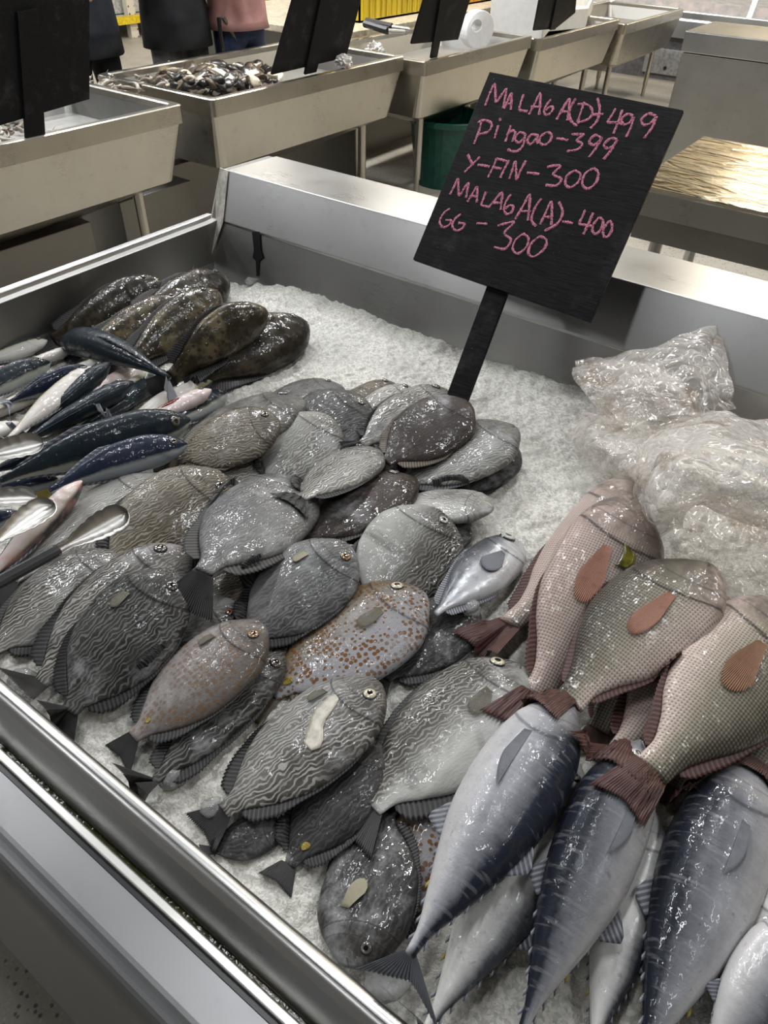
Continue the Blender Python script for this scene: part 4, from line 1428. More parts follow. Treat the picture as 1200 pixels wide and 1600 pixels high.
def bag_patch(ctrl, n, amp, seed, scl=22.0):
    """ctrl: rows of (px, py, z); a smooth sheet through them, crumpled"""
    C = np.array([[P(*p) for p in row] for row in ctrl])
    R_, K_ = C.shape[:2]

    def cr(A, q):
        m_ = len(A); x = q * (m_ - 1); i = min(int(x), m_ - 2); t = x - i
        p0 = A[max(i - 1, 0)]; p1 = A[i]; p2 = A[i + 1]; p3 = A[min(i + 2, m_ - 1)]
        return 0.5 * ((2 * p1) + (-p0 + p2) * t + (2 * p0 - 5 * p1 + 4 * p2 - p3) * t**2 + (-p0 + 3 * p1 - 3 * p2 + p3) * t**3)
    rows = [np.array([cr(C[r], q) for q in np.linspace(0, 1, n)]) for r in range(R_)]
    rows = np.array(rows)
    V = np.array([[cr(rows[:, k], q) for k in range(n)] for q in np.linspace(0, 1, n)])
    du = np.gradient(V, axis=1); dv = np.gradient(V, axis=0)
    nm = np.cross(du, dv); nm /= np.linalg.norm(nm, axis=-1, keepdims=True) + 1e-9
    for i in range(n):
        for k in range(n):
            p = Vector(V[i, k]) + Vector((seed * 5.3, seed, 0))
            a = 0; f = scl * .42; w = 1.0
            for o_ in range(2):
                a += w * (0.5 - abs(mnoise.noise(p * f))) ; f *= 2.0; w *= 0.42
            V[i, k] += nm[i, k] * amp * 1.5 * a
            V[i, k] += 0.35 * amp * np.array(mnoise.noise_vector(p * scl * .5))
    F = [(i * n + k, i * n + k + 1, (i + 1) * n + k + 1, (i + 1) * n + k) for i in range(n - 1) for k in range(n - 1)]
    return V.reshape(-1, 3), F


BAG = [
    # flared mouth of the bag at the top
    ([[(893, 566, .84), (960, 548, .88), (1040, 530, .92), (1118, 503, .95), (1136, 512, .94)],
      [(898, 590, .85), (950, 590, .88), (1030, 575, .91), (1100, 560, .93), (1148, 590, .91)],
      [(925, 630, .85), (960, 635, .87), (1030, 615, .90), (1090, 610, .91), (1150, 622, .89)],
      [(955, 660, .85), (975, 668, .86), (1020, 650, .88), (1080, 645, .89), (1155, 640, .87)]], 90, .016, 1, 20),
    ([[(896, 562, .83), (935, 556, .85), (985, 560, .86), (1060, 575, .87)],
      [(905, 600, .82), (945, 612, .84), (1000, 612, .85), (1080, 618, .86)],
      [(935, 648, .81), (962, 656, .83), (1010, 655, .84), (1100, 655, .85)]], 60, .010, 5, 30),
    # skirt lying on the ice at the left
    ([[(888, 655, .775), (920, 640, .81), (970, 648, .83), (1030, 660, .85)],
      [(890, 690, .78), (925, 680, .83), (975, 690, .85), (1020, 700, .86)],
      [(912, 720, .78), (940, 715, .82), (980, 735, .84), (1010, 750, .86)],
      [(925, 745, .775), (955, 750, .79), (985, 770, .82), (1005, 790, .84)]], 80, .013, 2, 26),
    # big rolled lump
    ([[(1030, 652, .86), (1090, 636, .88), (1160, 640, .88), (1230, 665, .86), (1330, 700, .84)],
      [(992, 700, .87), (1045, 688, .96), (1120, 680, .99), (1230, 705, .96), (1330, 745, .90)],
      [(981, 755, .86), (1020, 752, .97), (1100, 735, 1.0), (1220, 755, .98), (1330, 800, .92)],
      [(985, 810, .84), (1015, 812, .94), (1070, 800, .965), (1130, 790, .95), (1300, 850, .90)],
      [(1005, 838, .82), (1035, 848, .85), (1075, 835, .87), (1096, 800, .87), (1290, 880, .84)]], 120, .015, 3, 24),
    # loose film lying towards the snappers
    ([[(1060, 770, .84), (1120, 770, .85), (1200, 790, .86), (1300, 830, .84)],
      [(1050, 820, .83), (1110, 815, .85), (1190, 835, .86), (1300, 880, .84)],
      [(1080, 870, .82), (1130, 870, .84), (1190, 885, .85), (1290, 930, .83)],
      [(1105, 905, .80), (1140, 925, .82), (1195, 940, .83), (1280, 975, .82)]], 80, .012, 4, 24),
]
VV = []; FF = []
for a_ in BAG:
    v_, f_ = bag_patch(*a_)
    FF += [tuple(i + sum(len(x) for x in VV) for i in f) for f in f_]
    VV.append(v_)
bag = mesh_from('plastic_bag', np.concatenate(VV), FF, bagm.m)
tag(bag, 'crumpled clear plastic bag lying on the ice behind the snappers', 'bag')

# ------------------------------------------------------------------ tongs
TST = stainless('polished tongs steel', (0.42, 0.41, 0.39), 0.36, (30, 30, 30))
TBL = plain('black plastic grip', (0.012, 0.012, 0.013), 0.35)


def tong_arm(root, tip, far, width, roll, grip_from, z_tip, z_far, bend=0.0):
    """one arm: scalloped spoon head at the tip, channel arm, black grip"""
    A = P(tip[0], tip[1], z_tip); B = P(far[0], far[1], z_far)
    X = A - B; L = np.linalg.norm(X); X /= L
    Y = np.cross([0, 0, 1], X); Y /= np.linalg.norm(Y); Z = np.cross(X, Y)
    r = math.radians(roll); Yr = Y * math.cos(r) + Z * math.sin(r); Zr = np.cross(X, Yr)
    HL = 0.095
    nu, nv = 90, 13
    V = []; F = []
    for i in range(nu):
        u = i / (nu - 1) * grip_from                        # distance from the tip
        if u < HL:
            q = u / HL
            hw = width / 2 * (min(1, (q / .16))**.5) * (1 - .62 * max(0, (q - .45) / .55)**1.3)
            hw *= 1 + .085 * abs(math.sin(q * PI * 6.0)) - .05
            dish = .010 * (1 - max(0, (q - .5) / .5) * .3)
        else:
            hw = width / 2 * .36; dish = .006
        for j in range(nv):
            w = -1 + 2 * j / (nv - 1)
            V.append(A - X * u + Yr * (hw * w) + Zr * (dish * (w * w - .5) + bend * (u / grip_from) * (1 - u / grip_from)))
    n1 = len(V)
    V += [v - Zr * .0012 for v in V]
    for i in range(nu - 1):
        for j in range(nv - 1):
            a = i * nv + j
            F.append((a, a + 1, a + nv + 1, a + nv)); F.append((n1 + a, n1 + a + nv, n1 + a + nv + 1, n1 + a + 1))
    for i in range(nu - 1):
        for j in (0, nv - 1):
            a = i * nv + j; F.append((a, a + nv, n1 + a + nv, n1 + a))
    keep(mesh_from('scalloped_arm', V, F, TST), root)
    if L > grip_from:
        mb = MB()
        hw = width / 2 * .46
        pts = [A - X * (grip_from - .006), A - X * (grip_from + .004), A - X * L * .98, A - X * L]
        prof = [(-1, -.5), (-.8, .45), (0, .6), (.8, .45), (1, -.5), (0, -.75)]
        rings = []
        for k, p in enumerate(pts):
            sc = (.93, 1, 1.0, .8)[k]
            rings.append([mb.bm.verts.new(tuple(p + Yr * hw * a * sc + Zr * hw * b * .8 * sc)) for a, b in prof])
        for k in range(3):
            for j in range(6):
                mb.bm.faces.new((rings[k][j], rings[k][(j + 1) % 6], rings[k + 1][(j + 1) % 6], rings[k + 1][j]))
        mb.bm.faces.new(rings[0][::-1]); mb.bm.faces.new(rings[-1])
        keep(mb.build('grip', TBL, bevel=.0015), root)


tg = empty('serving_tongs', P(0, 900, .90))
tag(tg, 'lower pair of steel tongs with a black grip lying on the maze patterned rabbitfish', 'tongs', 'scalloped steel tongs')
tong_arm(tg, (198, 800), (-140, 985), .040, 42, .118, .895, .925)
tong_arm(tg, (82, 785), (-170, 960), .040, 20, .15, .900, .925)
tg2 = empty('serving_tongs', P(-20, 720, .92))
tag(tg2, 'upper pair of steel tongs lying on the dark scads at the left edge', 'tongs', 'scalloped steel tongs')
tong_arm(tg2, (68, 690), (-230, 760), .040, 30, .16, .905, .93)
tong_arm(tg2, (58, 776), (-230, 790), .036, 15, .16, .885, .92)

# ------------------------------------------------------------------ the second row of bins
def ring(mb, x0, x1, y0, y1, z, rad=0.03, seg=4):
    pts = []
    for cx, cy, a0 in ((x1 - rad, y1 - rad, 0), (x0 + rad, y1 - rad, 90), (x0 + rad, y0 + rad, 180), (x1 - rad, y0 + rad, 270)):
        for k in range(seg + 1):
            a = math.radians(a0 + 90 * k / seg)
            pts.append(mb.bm.verts.new((cx + rad * math.cos(a), cy + rad * math.sin(a), z)))
    return pts


def bridge(mb, a, b):
    n = len(a)
    for i in range(n):
        mb.bm.faces.new((a[i], a[(i + 1) % n], b[(i + 1) % n], b[i]))


BINDEP = 0.82


def bin_unit(xf, y0, y1, z, label, dep=BINDEP, inner=0.13):
    root = empty('steel_bin', (xf - dep / 2, (y0 + y1) / 2, 0))
    tag(root, label, 'bin', 'steel bins in the row behind')
    x0, x1 = xf - dep, xf
    mb = MB()
    L = [ring(mb, x0 + .02, x1 - .02, y0 + .02, y1 - .02, z - .072), ring(mb, x0, x1, y0, y1, z - .074), ring(mb, x0, x1, y0, y1, z - .004), ring(mb, x0 + .006, x1 - .006, y0 + .006, y1 - .006, z),
         ring(mb, x0 + .034, x1 - .034, y0 + .034, y1 - .034, z), ring(mb, x0 + .04, x1 - .04, y0 + .04, y1 - .04, z - .006), ring(mb, x0 + .042, x1 - .042, y0 + .042, y1 - .042, z - .06)]
    for i in range(len(L) - 1): bridge(mb, L[i], L[i + 1])
    keep(mb.build('rim', STEEL_Y), root)
    mb = MB()
    L = [ring(mb, x0 + .008, x1 - .008, y0 + .008, y1 - .008, z - .06), ring(mb, x0 + .055, x1 - .055, y0 + .055, y1 - .055, z - .315, .05), ring(mb, x0 + .075, x1 - .075, y0 + .075, y1 - .075, z - .325, .05), ring(mb, x0 + .28, x1 - .28, y0 + .4, y1 - .4, z - .43, .05)]
    for i in range(3): bridge(mb, L[i], L[i + 1])
    mb.bm.faces.new(L[-1])
    keep(mb.build('basin', STEEL_Y), root)
    mb = MB()
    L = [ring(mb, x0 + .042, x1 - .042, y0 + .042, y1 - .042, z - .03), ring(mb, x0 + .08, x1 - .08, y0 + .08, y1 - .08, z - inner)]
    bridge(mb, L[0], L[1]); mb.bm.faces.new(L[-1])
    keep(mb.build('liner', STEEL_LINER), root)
    for lx in (x0 + .15, x1 - .15):
        for ly in (y0 + .22, y1 - .22):
            mb = MB(); mb.tube([(lx, ly, z - .30), (lx, ly, .10), (lx, ly, .10), (lx, ly, 0.0)], [.024, .024, .018, .018], 14)
            keep(mb.build('leg', STEEL_Y), root)
    return root


bin_unit(-2.752, 0.55, 2.384, .85, 'steel bin nearest the left picture edge with a black sign on its front rim')
bin_unit(-2.715, 2.52, 4.086, .85, 'second steel bin from the left, heaped with shellfish')
bin_unit(-2.600, 4.12, 5.55, .825, 'third steel bin from the left, with a black sign and nearly empty')
bin_unit(-2.560, 5.60, 7.15, .80, 'fourth steel bin from the left, with a white foam box standing in it')
bin_unit(-2.520, 7.20, 8.80, .76, 'farthest steel bin of the row, at its right end')

# closed steel cabinets under the first bin, waste pipe, tub
mb = MB(); mb.box(-3.55, -3.0, 0.75, 1.95, 0.0, 0.40, .004)
tag(mb.build('steel_cabinet', STEEL_DARK), 'dull steel cupboard on the floor under the first bin', 'cabinet')
mb = MB(); mb.box(-3.60, -3.05, 2.16, 2.62, 0.0, 0.42, .004)
tag(mb.build('steel_cabinet', STEEL_DARK), 'narrow dull steel cupboard standing between the first and second bins', 'cabinet')
mb = MB(); mb.box(-3.75, -3.25, 2.66, 4.30, 0.0, 0.44, .004)
tag(mb.build('steel_cabinet', STEEL_DARK), 'long dark steel cupboard under the shellfish bin', 'cabinet')
mb = MB()
c0 = P(700, 300, 0)
gt = empty('plastic_tub', (c0[0] - .15, c0[1] + .2, 0))
tag(gt, 'big dark green plastic tub on the floor under the third bin', 'tub')
cx, cy = gt.location.x, gt.location.y
prof = [(0, .0), (.22, .0), (.27, .40), (.295, .40), (.295, .43), (.26, .43), (.21, .03), (0, .03)]
rings = [[mb.bm.verts.new((cx + r * math.cos(2 * PI * k / 32), cy + r * math.sin(2 * PI * k / 32), z)) for k in range(32)] for r, z in prof[1:-1]]
for i in range(len(rings) - 1): bridge(mb, rings[i], rings[i + 1])
mb.bm.faces.new(rings[0][::-1]); mb.bm.faces.new(rings[-1])
keep(mb.build('body', plain('dark green plastic', (0.004, 0.06, 0.042), 0.35), smooth=False), gt)


# ------------------------------------------------------------------ signs in the row, seen from behind
def back_sign(corners, stick, label, x_at, lean=25):
    n_ = np.array([math.cos(math.radians(lean)), 0, -math.sin(math.radians(lean))])
    p0 = np.array(x_at)
    root = empty('price_sign', p0)
    tag(root, label, 'sign', 'black signs seen from behind on the row of bins')
    pts = [on_plane(a, b, p0, n_) for a, b in corners]
    keep(slab('board', pts, n_, .012, BLK), root)
    pts = [on_plane(a, b, p0, n_) + n_ * .012 for a, b in stick]
    keep(slab('stick', pts, n_, .012, BLK), root)


back_sign([(-60, 214), (140, 155), (140, -60), (-60, -60)], [(38, 216), (68, 210), (55, 12), (24, 18)], 'black sign at the upper left edge, its stick on the nearest bin', P(52, 212, .85), 12)
back_sign([(425, 117), (541, 90), (582, -70), (478, -70)], [(474, 115), (492, 111), (530, -40), (506, -40)], 'black sign back standing on the shellfish bin', P(482, 113, .85), 20)
back_sign([(643, 69), (716, 62), (752, -60), (680, -60)], [(671, 90), (681, 88), (706, -40), (692, -40)], 'black sign back standing on the third bin in front of yellow crates', P(676, 89, .825), 20)
back_sign([(834, 48), (868, 45), (899, 20), (905, -50), (853, -50)], [(858, 46), (866, 45), (884, -30), (874, -30)], 'black sign back at the far right, before the white foam boxes', P(860, 52, .80), 20)

# ------------------------------------------------------------------ contents of the bins
shell_cols = [plain('brown shell', (0.085, 0.06, 0.035), .35, nscale=40, namt=.6), plain('cream shell', (0.50, 0.42, 0.31), .35, nscale=40, namt=.3), plain('dark shell', (0.025, 0.022, 0.018), .3, nscale=40, namt=.5), plain('white shell', (0.62, 0.58, 0.50), .35, nscale=50, namt=.3)]
rs = random.Random(11)


def shell_mesh(k):
    bm = bmesh.new()
    bmesh.ops.create_icosphere(bm, subdivisions=3, radius=1)
    for v in bm.verts:
        n = v.co.copy()
        v.co.x *= 1.35 - .3 * n.x; v.co.y *= .85 * (1 + .2 * n.x); v.co.z *= .42
        v.co += n * .05 * math.sin(n.x * 14 + n.y * 3)
        v.co *= 1 + .15 * mnoise.noise(n * 2 + Vector((k * 4.0, 0, 0)))
    me = bpy.data.meshes.new('shellfish'); bm.to_mesh(me); bm.free()
    me.materials.append(shell_cols[k % 4])
    me.polygons.foreach_set('use_smooth', [True] * len(me.polygons))
    return me


SH = [shell_mesh(k) for k in (0, 1, 2, 3, 4, 6, 8, 10)]


def scatter(name, meshes, n, reg, zfun, size, label, cat, grp):
    for k in range(n):
        for _ in range(40):
            a, b = rs.random(), rs.random()
            px = reg[0] + (reg[2] - reg[0]) * a; py = reg[1] + (reg[3] - reg[1]) * b
            q = zfun(a, b)
            if q is not None: break
        o = bpy.data.objects.new(name, rs.choice(meshes)); COL.objects.link(o)
        o.location = P(px, py, q)
        s = size * rs.uniform(.75, 1.25); o.scale = (s, s, s)
        o.rotation_euler = (rs.uniform(-.7, .7), rs.uniform(-.6, .6), rs.uniform(0, 6.28))
        tag(o, label, cat, grp)


def mound(cx, cy, rx, ry, z0, dz):
    def f(a, b):
        r2 = ((a - cx) / rx)**2 + ((b - cy) / ry)**2
        return None if r2 > 1 else z0 + dz * (1 - r2) * (1 if b < cy + .2 else .6)
    return f


scatter('shellfish', SH, 165, (228, 88, 436, 150), mound(.5, .55, .5, .46, .770, .10), .034, 'brown and cream shellfish in the heap on the second steel bin', 'shellfish', 'shellfish heaped on the second bin')


def shrimp_mesh(k):
    mb = MB()
    pts = []; r = []
    for i in range(12):
        q = i / 11
        a = -0.9 + 2.0 * q
        pts.append((math.cos(a) * 1.0 - .5, math.sin(a) * 1.0, 0)); r.append(.05 + .22 * math.sin(PI * min(1, q * 1.1 + .05))**.8 * (1 - .4 * q))
    mb.tube(pts, r, 10)
    for sx in (-.1, .1):
        mb.tube([pts[0], (pts[0][0] + .6 + sx, pts[0][1] - .7, .1)], [.02, .008], 5)
    bmesh.ops.recalc_face_normals(mb.bm, faces=mb.bm.faces)
    me = bpy.data.meshes.new('shrimp'); mb.bm.to_mesh(me); mb.bm.free()
    me.materials.append([SHR, SHR2][k % 2]); me.polygons.foreach_set('use_smooth', [True] * len(me.polygons))
    return me


SHR = plain('pale grey shrimp shell', (0.36, 0.33, 0.28), .3, nscale=40, namt=.4)
SHR2 = plain('brownish shrimp shell', (0.20, 0.16, 0.125), .3, nscale=40, namt=.5)
SM = [shrimp_mesh(0), shrimp_mesh(1)]
scatter('shrimp', SM, 45, (135, 116, 262, 146), mound(.45, .6, .55, .55, .80, .05), .040, 'greyish shrimp in the low heap left of the shellfish', 'shrimp', 'shrimps in the second bin')
scatter('shrimp', SM, 34, (-20, 184, 90, 232), mound(.4, .6, .6, .6, .745, .04), .040, 'pale shrimp in the nearest bin behind the black sign', 'shrimp', 'shrimps in the nearest bin')
for k, (px, py, zz, r, lab) in enumerate(((536, 95, .85, .045, 'crumpled white plastic scrap on the front rim of the shellfish bin'), (586, 78, .76, .06, 'crumpled white plastic scrap lying in the third bin'))):
    bm = bmesh.new(); bmesh.ops.create_icosphere(bm, subdivisions=4, radius=1)
    for v in bm.verts:
        n = v.co.copy(); v.co = n * r * (.75 + .8 * abs(mnoise.noise(n * 2.3 + Vector((k * 3, 1, 2)))) + .25 * mnoise.noise(n * 6)); v.co.z *= .75
    me = bpy.data.meshes.new('plastic_scrap'); bm.to_mesh(me); bm.free()
    o = link_mesh('plastic_scrap', me, plain('white plastic film', (0.62, 0.60, 0.57), .3, bump=.3)); o.location = P(px, py, zz + .03)
    tag(o, lab, 'plastic', 'white plastic scraps')
# tongs hooked over the rear rim of the shellfish bin, and tongs on the third bin
tq = empty('steel_tongs', (-3.6, 3.6, .85))
tag(tq, 'tongs standing upright at the rear corner of the shellfish bin', 'tongs')
rodm = plain('worn brown steel', (0.22, 0.18, 0.14), .4, .6)
for pts, mt in (([(376, 82), (360, 45), (348, 26)], rodm), ([(349, 82), (344, 50), (342, 27)], TBL)):
    mb = MB(); mb.tube([on_plane(a, b, (-3.56, 3.5, .9), (1, 0, 0)) for a, b in pts], .013, 8)
    keep(mb.build('arm', mt), tq)
tq = empty('steel_tongs', P(600, 42, .845))
tag(tq, 'tongs with black grips lying on the ledge before the yellow crate', 'tongs')
for a, b, c_ in (((570, 37), (606, 48), (632, 50)), ((572, 33), (612, 42), (640, 46))):
    mb = MB(); mb.tube([P(*a, .90), P(*b, .885)], .022, 8); keep(mb.build('grip', TBL), tq)
    mb = MB(); mb.tube([P(*b, .885), P(*c_, .875)], .012, 8); keep(mb.build('arm', TST), tq)

# rear counter with crates, foam boxes, jug
mb = MB(); mb.box(-5.0, -3.50, 4.45, 8.2, .80, .845, .006)
bc = mb.build('counter_top', plain('cream worktop', (0.42, 0.37, 0.28), .4))
ctr = empty('rear_counter', (-4.2, 6.3, 0)); tag(ctr, 'cream topped counter running behind the third and fourth bins', 'counter')
keep(bc, ctr)
mb = MB(); mb.box(-4.95, -3.62, 4.55, 8.1, 0, .80); keep(mb.build('counter_body', STEEL_DARK), ctr)
ycr = N('yellow crate plastic'); co = ycr.coord(); f = ycr.noise(ycr.vmath('MULTIPLY', co, (9, 9, 1)), 2.2, 4)
ycr.set(color=ycr.ramp(f, [(.3, (0.30, 0.20, 0.005)), (.6, (0.62, 0.46, 0.012))]), rough=.35)


def crate(x0, x1, y0, y1, z0, z1, mat, label):
    root = empty('plastic_crate', ((x0 + x1) / 2, (y0 + y1) / 2, z0)); tag(root, label, 'crate')
    mb = MB()
    w = .012
    for b in ((x0, x1, y0, y0 + w), (x0, x1, y1 - w, y1), (x0, x0 + w, y0, y1), (x1 - w, x1, y0, y1)): mb.box(*b, z0, z1 - .03)
    mb.box(x0, x1, y0, y1, z0, z0 + w)
    k = y0 + .05
    while k < y1 - .02:
        mb.box(x1, x1 + .008, k, k + .012, z0 + .02, z1 - .03); k += .07
    keep(mb.build('body', mat), root)
    mb = MB()
    for b in ((x0 - .015, x1 + .015, y0 - .015, y0 + w), (x0 - .015, x1 + .015, y1 - w, y1 + .015), (x0 - .015, x0 + w, y0, y1), (x1 - w, x1 + .015, y0, y1)): mb.box(*b, z1 - .03, z1)
    keep(mb.build('crate_rim', mat), root)


crate(-4.25, -3.70, 4.95, 5.80, .845, 1.20, ycr.m, 'yellow plastic crate on the rear counter behind the third bin')
crate(-4.20, -3.72, 6.30, 6.95, .845, 1.20, plain('amber crate plastic', (0.56, 0.27, 0.008), .35, nscale=6, namt=.4), 'amber plastic crate to the right of the yellow one')
foam = plain('white foam', (0.60, 0.59, 0.56), .7, nscale=25, namt=.04)


def foam_box(pl, z0, h, label):
    pts = [P(a, b, z0) for a, b in pl]
    mb = MB()
    root = empty('foam_box', (pts[0] + pts[2]) / 2); tag(root, label, 'box')
    A = [mb.bm.verts.new(tuple(p)) for p in pts]; B = [mb.bm.verts.new((p[0], p[1], z0 + h)) for p in pts]
    c_ = sum(pts) / 4
    Ci = [mb.bm.verts.new((c_[0] + (p[0] - c_[0]) * .86, c_[1] + (p[1] - c_[1]) * .86, z0 + h)) for p in pts]
    D = [mb.bm.verts.new((c_[0] + (p[0] - c_[0]) * .84, c_[1] + (p[1] - c_[1]) * .84, z0 + .04)) for p in pts]
    mb.bm.faces.new(A[::-1]); mb.bm.faces.new(D)
    for X_, Y_ in ((A, B), (B, Ci), (Ci, D)): bridge(mb, X_, Y_)
    keep(mb.build('body', foam, bevel=.006), root)


foam_box([(762, 56), (846, 64), (880, 22), (800, 14)], .74, .26, 'tall white foam box standing in the fourth bin')
foam_box([(852, 50), (914, 44), (925, 16), (866, 16)], .74, .14, 'lower white foam box to the right of the tall one')
jg = empty('plastic_jug', P(745, 52, .80)); tag(jg, 'white plastic jug with a hand hole, left of the foam box', 'jug')
jc = P(745, 46, .85)
mb = MB()
Ux = np.array([.35, .94, 0]); Un = np.array([.94, -.35, 0])
outr = []; inn = []; outb = []; innb = []
for k in range(28):
    a = 2 * PI * k / 28
    o_ = jc + Ux * .125 * math.cos(a) + np.array([0, 0, 1]) * (.115 * math.sin(a))
    i_ = jc + Ux * (-.045 + .045 * math.cos(a)) + np.array([0, 0, 1]) * (.030 + .035 * math.sin(a))
    outr.append(mb.bm.verts.new(tuple(o_ + Un * .04))); outb.append(mb.bm.verts.new(tuple(o_ - Un * .04)))
    inn.append(mb.bm.verts.new(tuple(i_ + Un * .05))); innb.append(mb.bm.verts.new(tuple(i_ - Un * .05)))
bridge(mb, outr, inn); bridge(mb, inn, innb); bridge(mb, innb, outb); bridge(mb, outb, outr)
keep(mb.build('body', plain('white plastic', (0.68, 0.68, 0.68), .35, namt=.04), bevel=.008), jg)

# storage rack far behind on the left
rk = empty('storage_rack', (-9.4, 7.4, 0)); tag(rk, 'storage rack with yellow beams and a white punched post, far behind the people', 'rack')
rkm = N('punched white post'); co = rkm.coord(); d = rkm.voro(co, 12, rnd=.1)
rkm.set(color=rkm.mix(rkm.rng(d, .22, .28), (0.05, 0.045, 0.04), (0.62, 0.58, 0.48)), rough=.5)
for yy in (7.15, 9.6, 4.6):
    for xx in (-9.1, -10.0):
        mb = MB(); mb.box(xx - .04, xx + .04, yy - .005, yy + .115, 0, 2.6); keep(mb.build('post', rkm.m), rk)
ybm = plain('yellow beam', (0.65, 0.47, 0.015), .4)
for zz in (.16, 1.3, 2.4):
    mb = MB(); mb.box(-9.06, -9.0, 4.6, 9.7, zz, zz + .085); keep(mb.build('beam', ybm), rk)
    mb = MB(); mb.box(-10.0, -9.06, 4.6, 9.7, zz + .05, zz + .08); keep(mb.build('shelf', plain('pale shelf board', (0.5, 0.48, 0.43), .6)), rk)
mb = MB(); mb.box(-9.9, -9.2, 6.2, 9.5, .25, 1.0); tag(mb.build('white_carton', plain('pale carton', (0.45, 0.44, 0.42), .6), bevel=.01), 'wide pale carton on the lowest shelf of the storage rack', 'box')

# steel table and cabinet at the right
tb = empty('steel_table', (.1, 3.3, 0)); tag(tb, 'wet stainless steel work table at the right behind the price board', 'table')
wt = N('wet rippled steel top'); co = wt.coord(); f = wt.noise(wt.vmath('MULTIPLY', co, (1, 3.2, 1)), 4.0, 3, .5, 1.6)
wt.set(color=(0.82, 0.77, 0.65), metal=1.0, rough=wt.rng(f, .3, .7, .06, .22), normal=wt.bump(f, .25, .02))
p1, p2, p3, p4 = P(1085, 210, .80), P(1200, 232, .80), P(1010, 283, .80), P(1200, 331, .80)
x0t, y0t, y1t = -.83, 2.80, 3.68
mb = MB(); mb.box(x0t, 1.1, y0t, y1t, .775, .80, .004); keep(mb.build('table_top', wt.m), tb)
mb = MB(); mb.box(x0t, 1.1, y0t - .004, y0t + .012, .70, .785); mb.box(x0t, x0t + .015, y0t + .02, y1t, .70, .775); mb.box(x0t, 1.1, y1t - .01, y1t, .70, .775); keep(mb.build('apron', STEEL), tb)
mb = MB(); mb.box(x0t + .03, 1.07, y0t + .04, y0t + .06, .60, .70); keep(mb.build('rail', STEEL_DARK), tb)
for lx in (x0t + .12, -.20, 1.0):
    for ly in (y0t + .10, y1t - .10):
        mb = MB(); mb.tube([(lx, ly, .70), (lx, ly, 0)], .025, 12); keep(mb.build('leg', STEEL), tb)
cb = empty('steel_cabinet', (-.4, 6.2, 0)); tag(cb, 'tall plain stainless steel cabinet at the upper right edge', 'cabinet')
c1 = P(1075, 48, .95)
xa, ya = c1[0], c1[1]
mb = MB(); mb.box(xa, 1.2, ya, ya + .62, .02, .83); keep(mb.build('body', STEEL_MID, bevel=.004), cb)
mb = MB(); mb.box(xa - .012, 1.21, ya - .012, ya + .63, .835, .95); keep(mb.build('top_slab', STEEL, bevel=.006), cb)
mb = MB(); mb.tube([P(1010, 360, .02) + np.array([0, 0, .03]), P(1024, 372, .02) + np.array([0, 0, .03])], [.05, .02], 8)
pr_ = mb.build('meat_scrap', plain('pink meat', (0.5, 0.2, 0.18), .4, bump=.4), smooth=True); tag(pr_, 'pink scrap lying on the floor under the steel table', 'scrap')

# display freezer across the back
fz = empty('display_freezer', (-1.5, 10, 0)); tag(fz, 'long grey display freezer with glass front across the far background', 'freezer')
mb = MB(); mb.box(-5.2, 2.5, 9.62, 10.9, .0, .42); keep(mb.build('body', plain('dark grey enamel', (0.10, 0.10, 0.105), .4)), fz)
mb = MB(); mb.box(-5.2, 2.5, 9.52, 10.9, .42, .60, .02); keep(mb.build('bumper', stainless('pale aluminium trim', (0.62, 0.64, 0.66), .35)), fz)
gl = N('freezer glass'); gl.set(color=(0.8, 0.85, 0.86), rough=.05)
tr2 = gl.n('ShaderNodeBsdfTransparent'); mx = gl.n('ShaderNodeMixShader'); mx.inputs[0].default_value = .22
gl.l(tr2.outputs[0], mx.inputs[1]); gl.l(gl.b.outputs[0], mx.inputs[2]); gl.l(mx.outputs[0], gl.out.inputs[0])
mb = MB(); mb.poly_prism([(9.56, .66), (9.75, 1.15), (9.757, 1.15), (9.567, .66)], 'x', -5.2, 2.5); keep(mb.build('glass', gl.m), fz)
for xx in (-5.2, -3.6, -2.08, -.5, 1.0, 2.45):
    mb = MB(); mb.poly_prism([(9.545, .60), (9.735, 1.17), (9.775, 1.17), (9.59, .60)], 'x', xx, xx + .05); keep(mb.build('mullion', STEEL), fz)
mb = MB(); mb.box(-5.2, 2.5, 9.535, 9.60, .60, .665, .01); keep(mb.build('rail', stainless('pale aluminium rail', (0.66, 0.68, 0.70), .3)), fz)
mb = MB(); mb.box(-5.2, 2.5, 9.72, 10.9, 1.15, 1.2); keep(mb.build('canopy', plain('grey canopy', (0.3, 0.31, 0.32), .4)), fz)
mb = MB(); mb.box(-5.1, 2.4, 9.66, 10.85, .60, .74); keep(mb.build('goods_tray', plain('pinkish packed meat', (0.42, 0.26, 0.22), .5, nscale=9, namt=.7)), fz)
a = atY(1010, 82, 9.62); b = atY(1058, 122, 9.62)
mb = MB(); mb.box(a[0], b[0] + .1, 9.595, 9.62, .05, .30, .01); pn = keep(mb.build('grille', plain('light grey grille', (0.22, 0.225, 0.23), .45)), fz)
mb = MB(); mb.tube([(-2.80, 9.594, .12), (-2.80, 9.585, .12)], .018, 10); keep(mb.build('lock', TBL), fz)


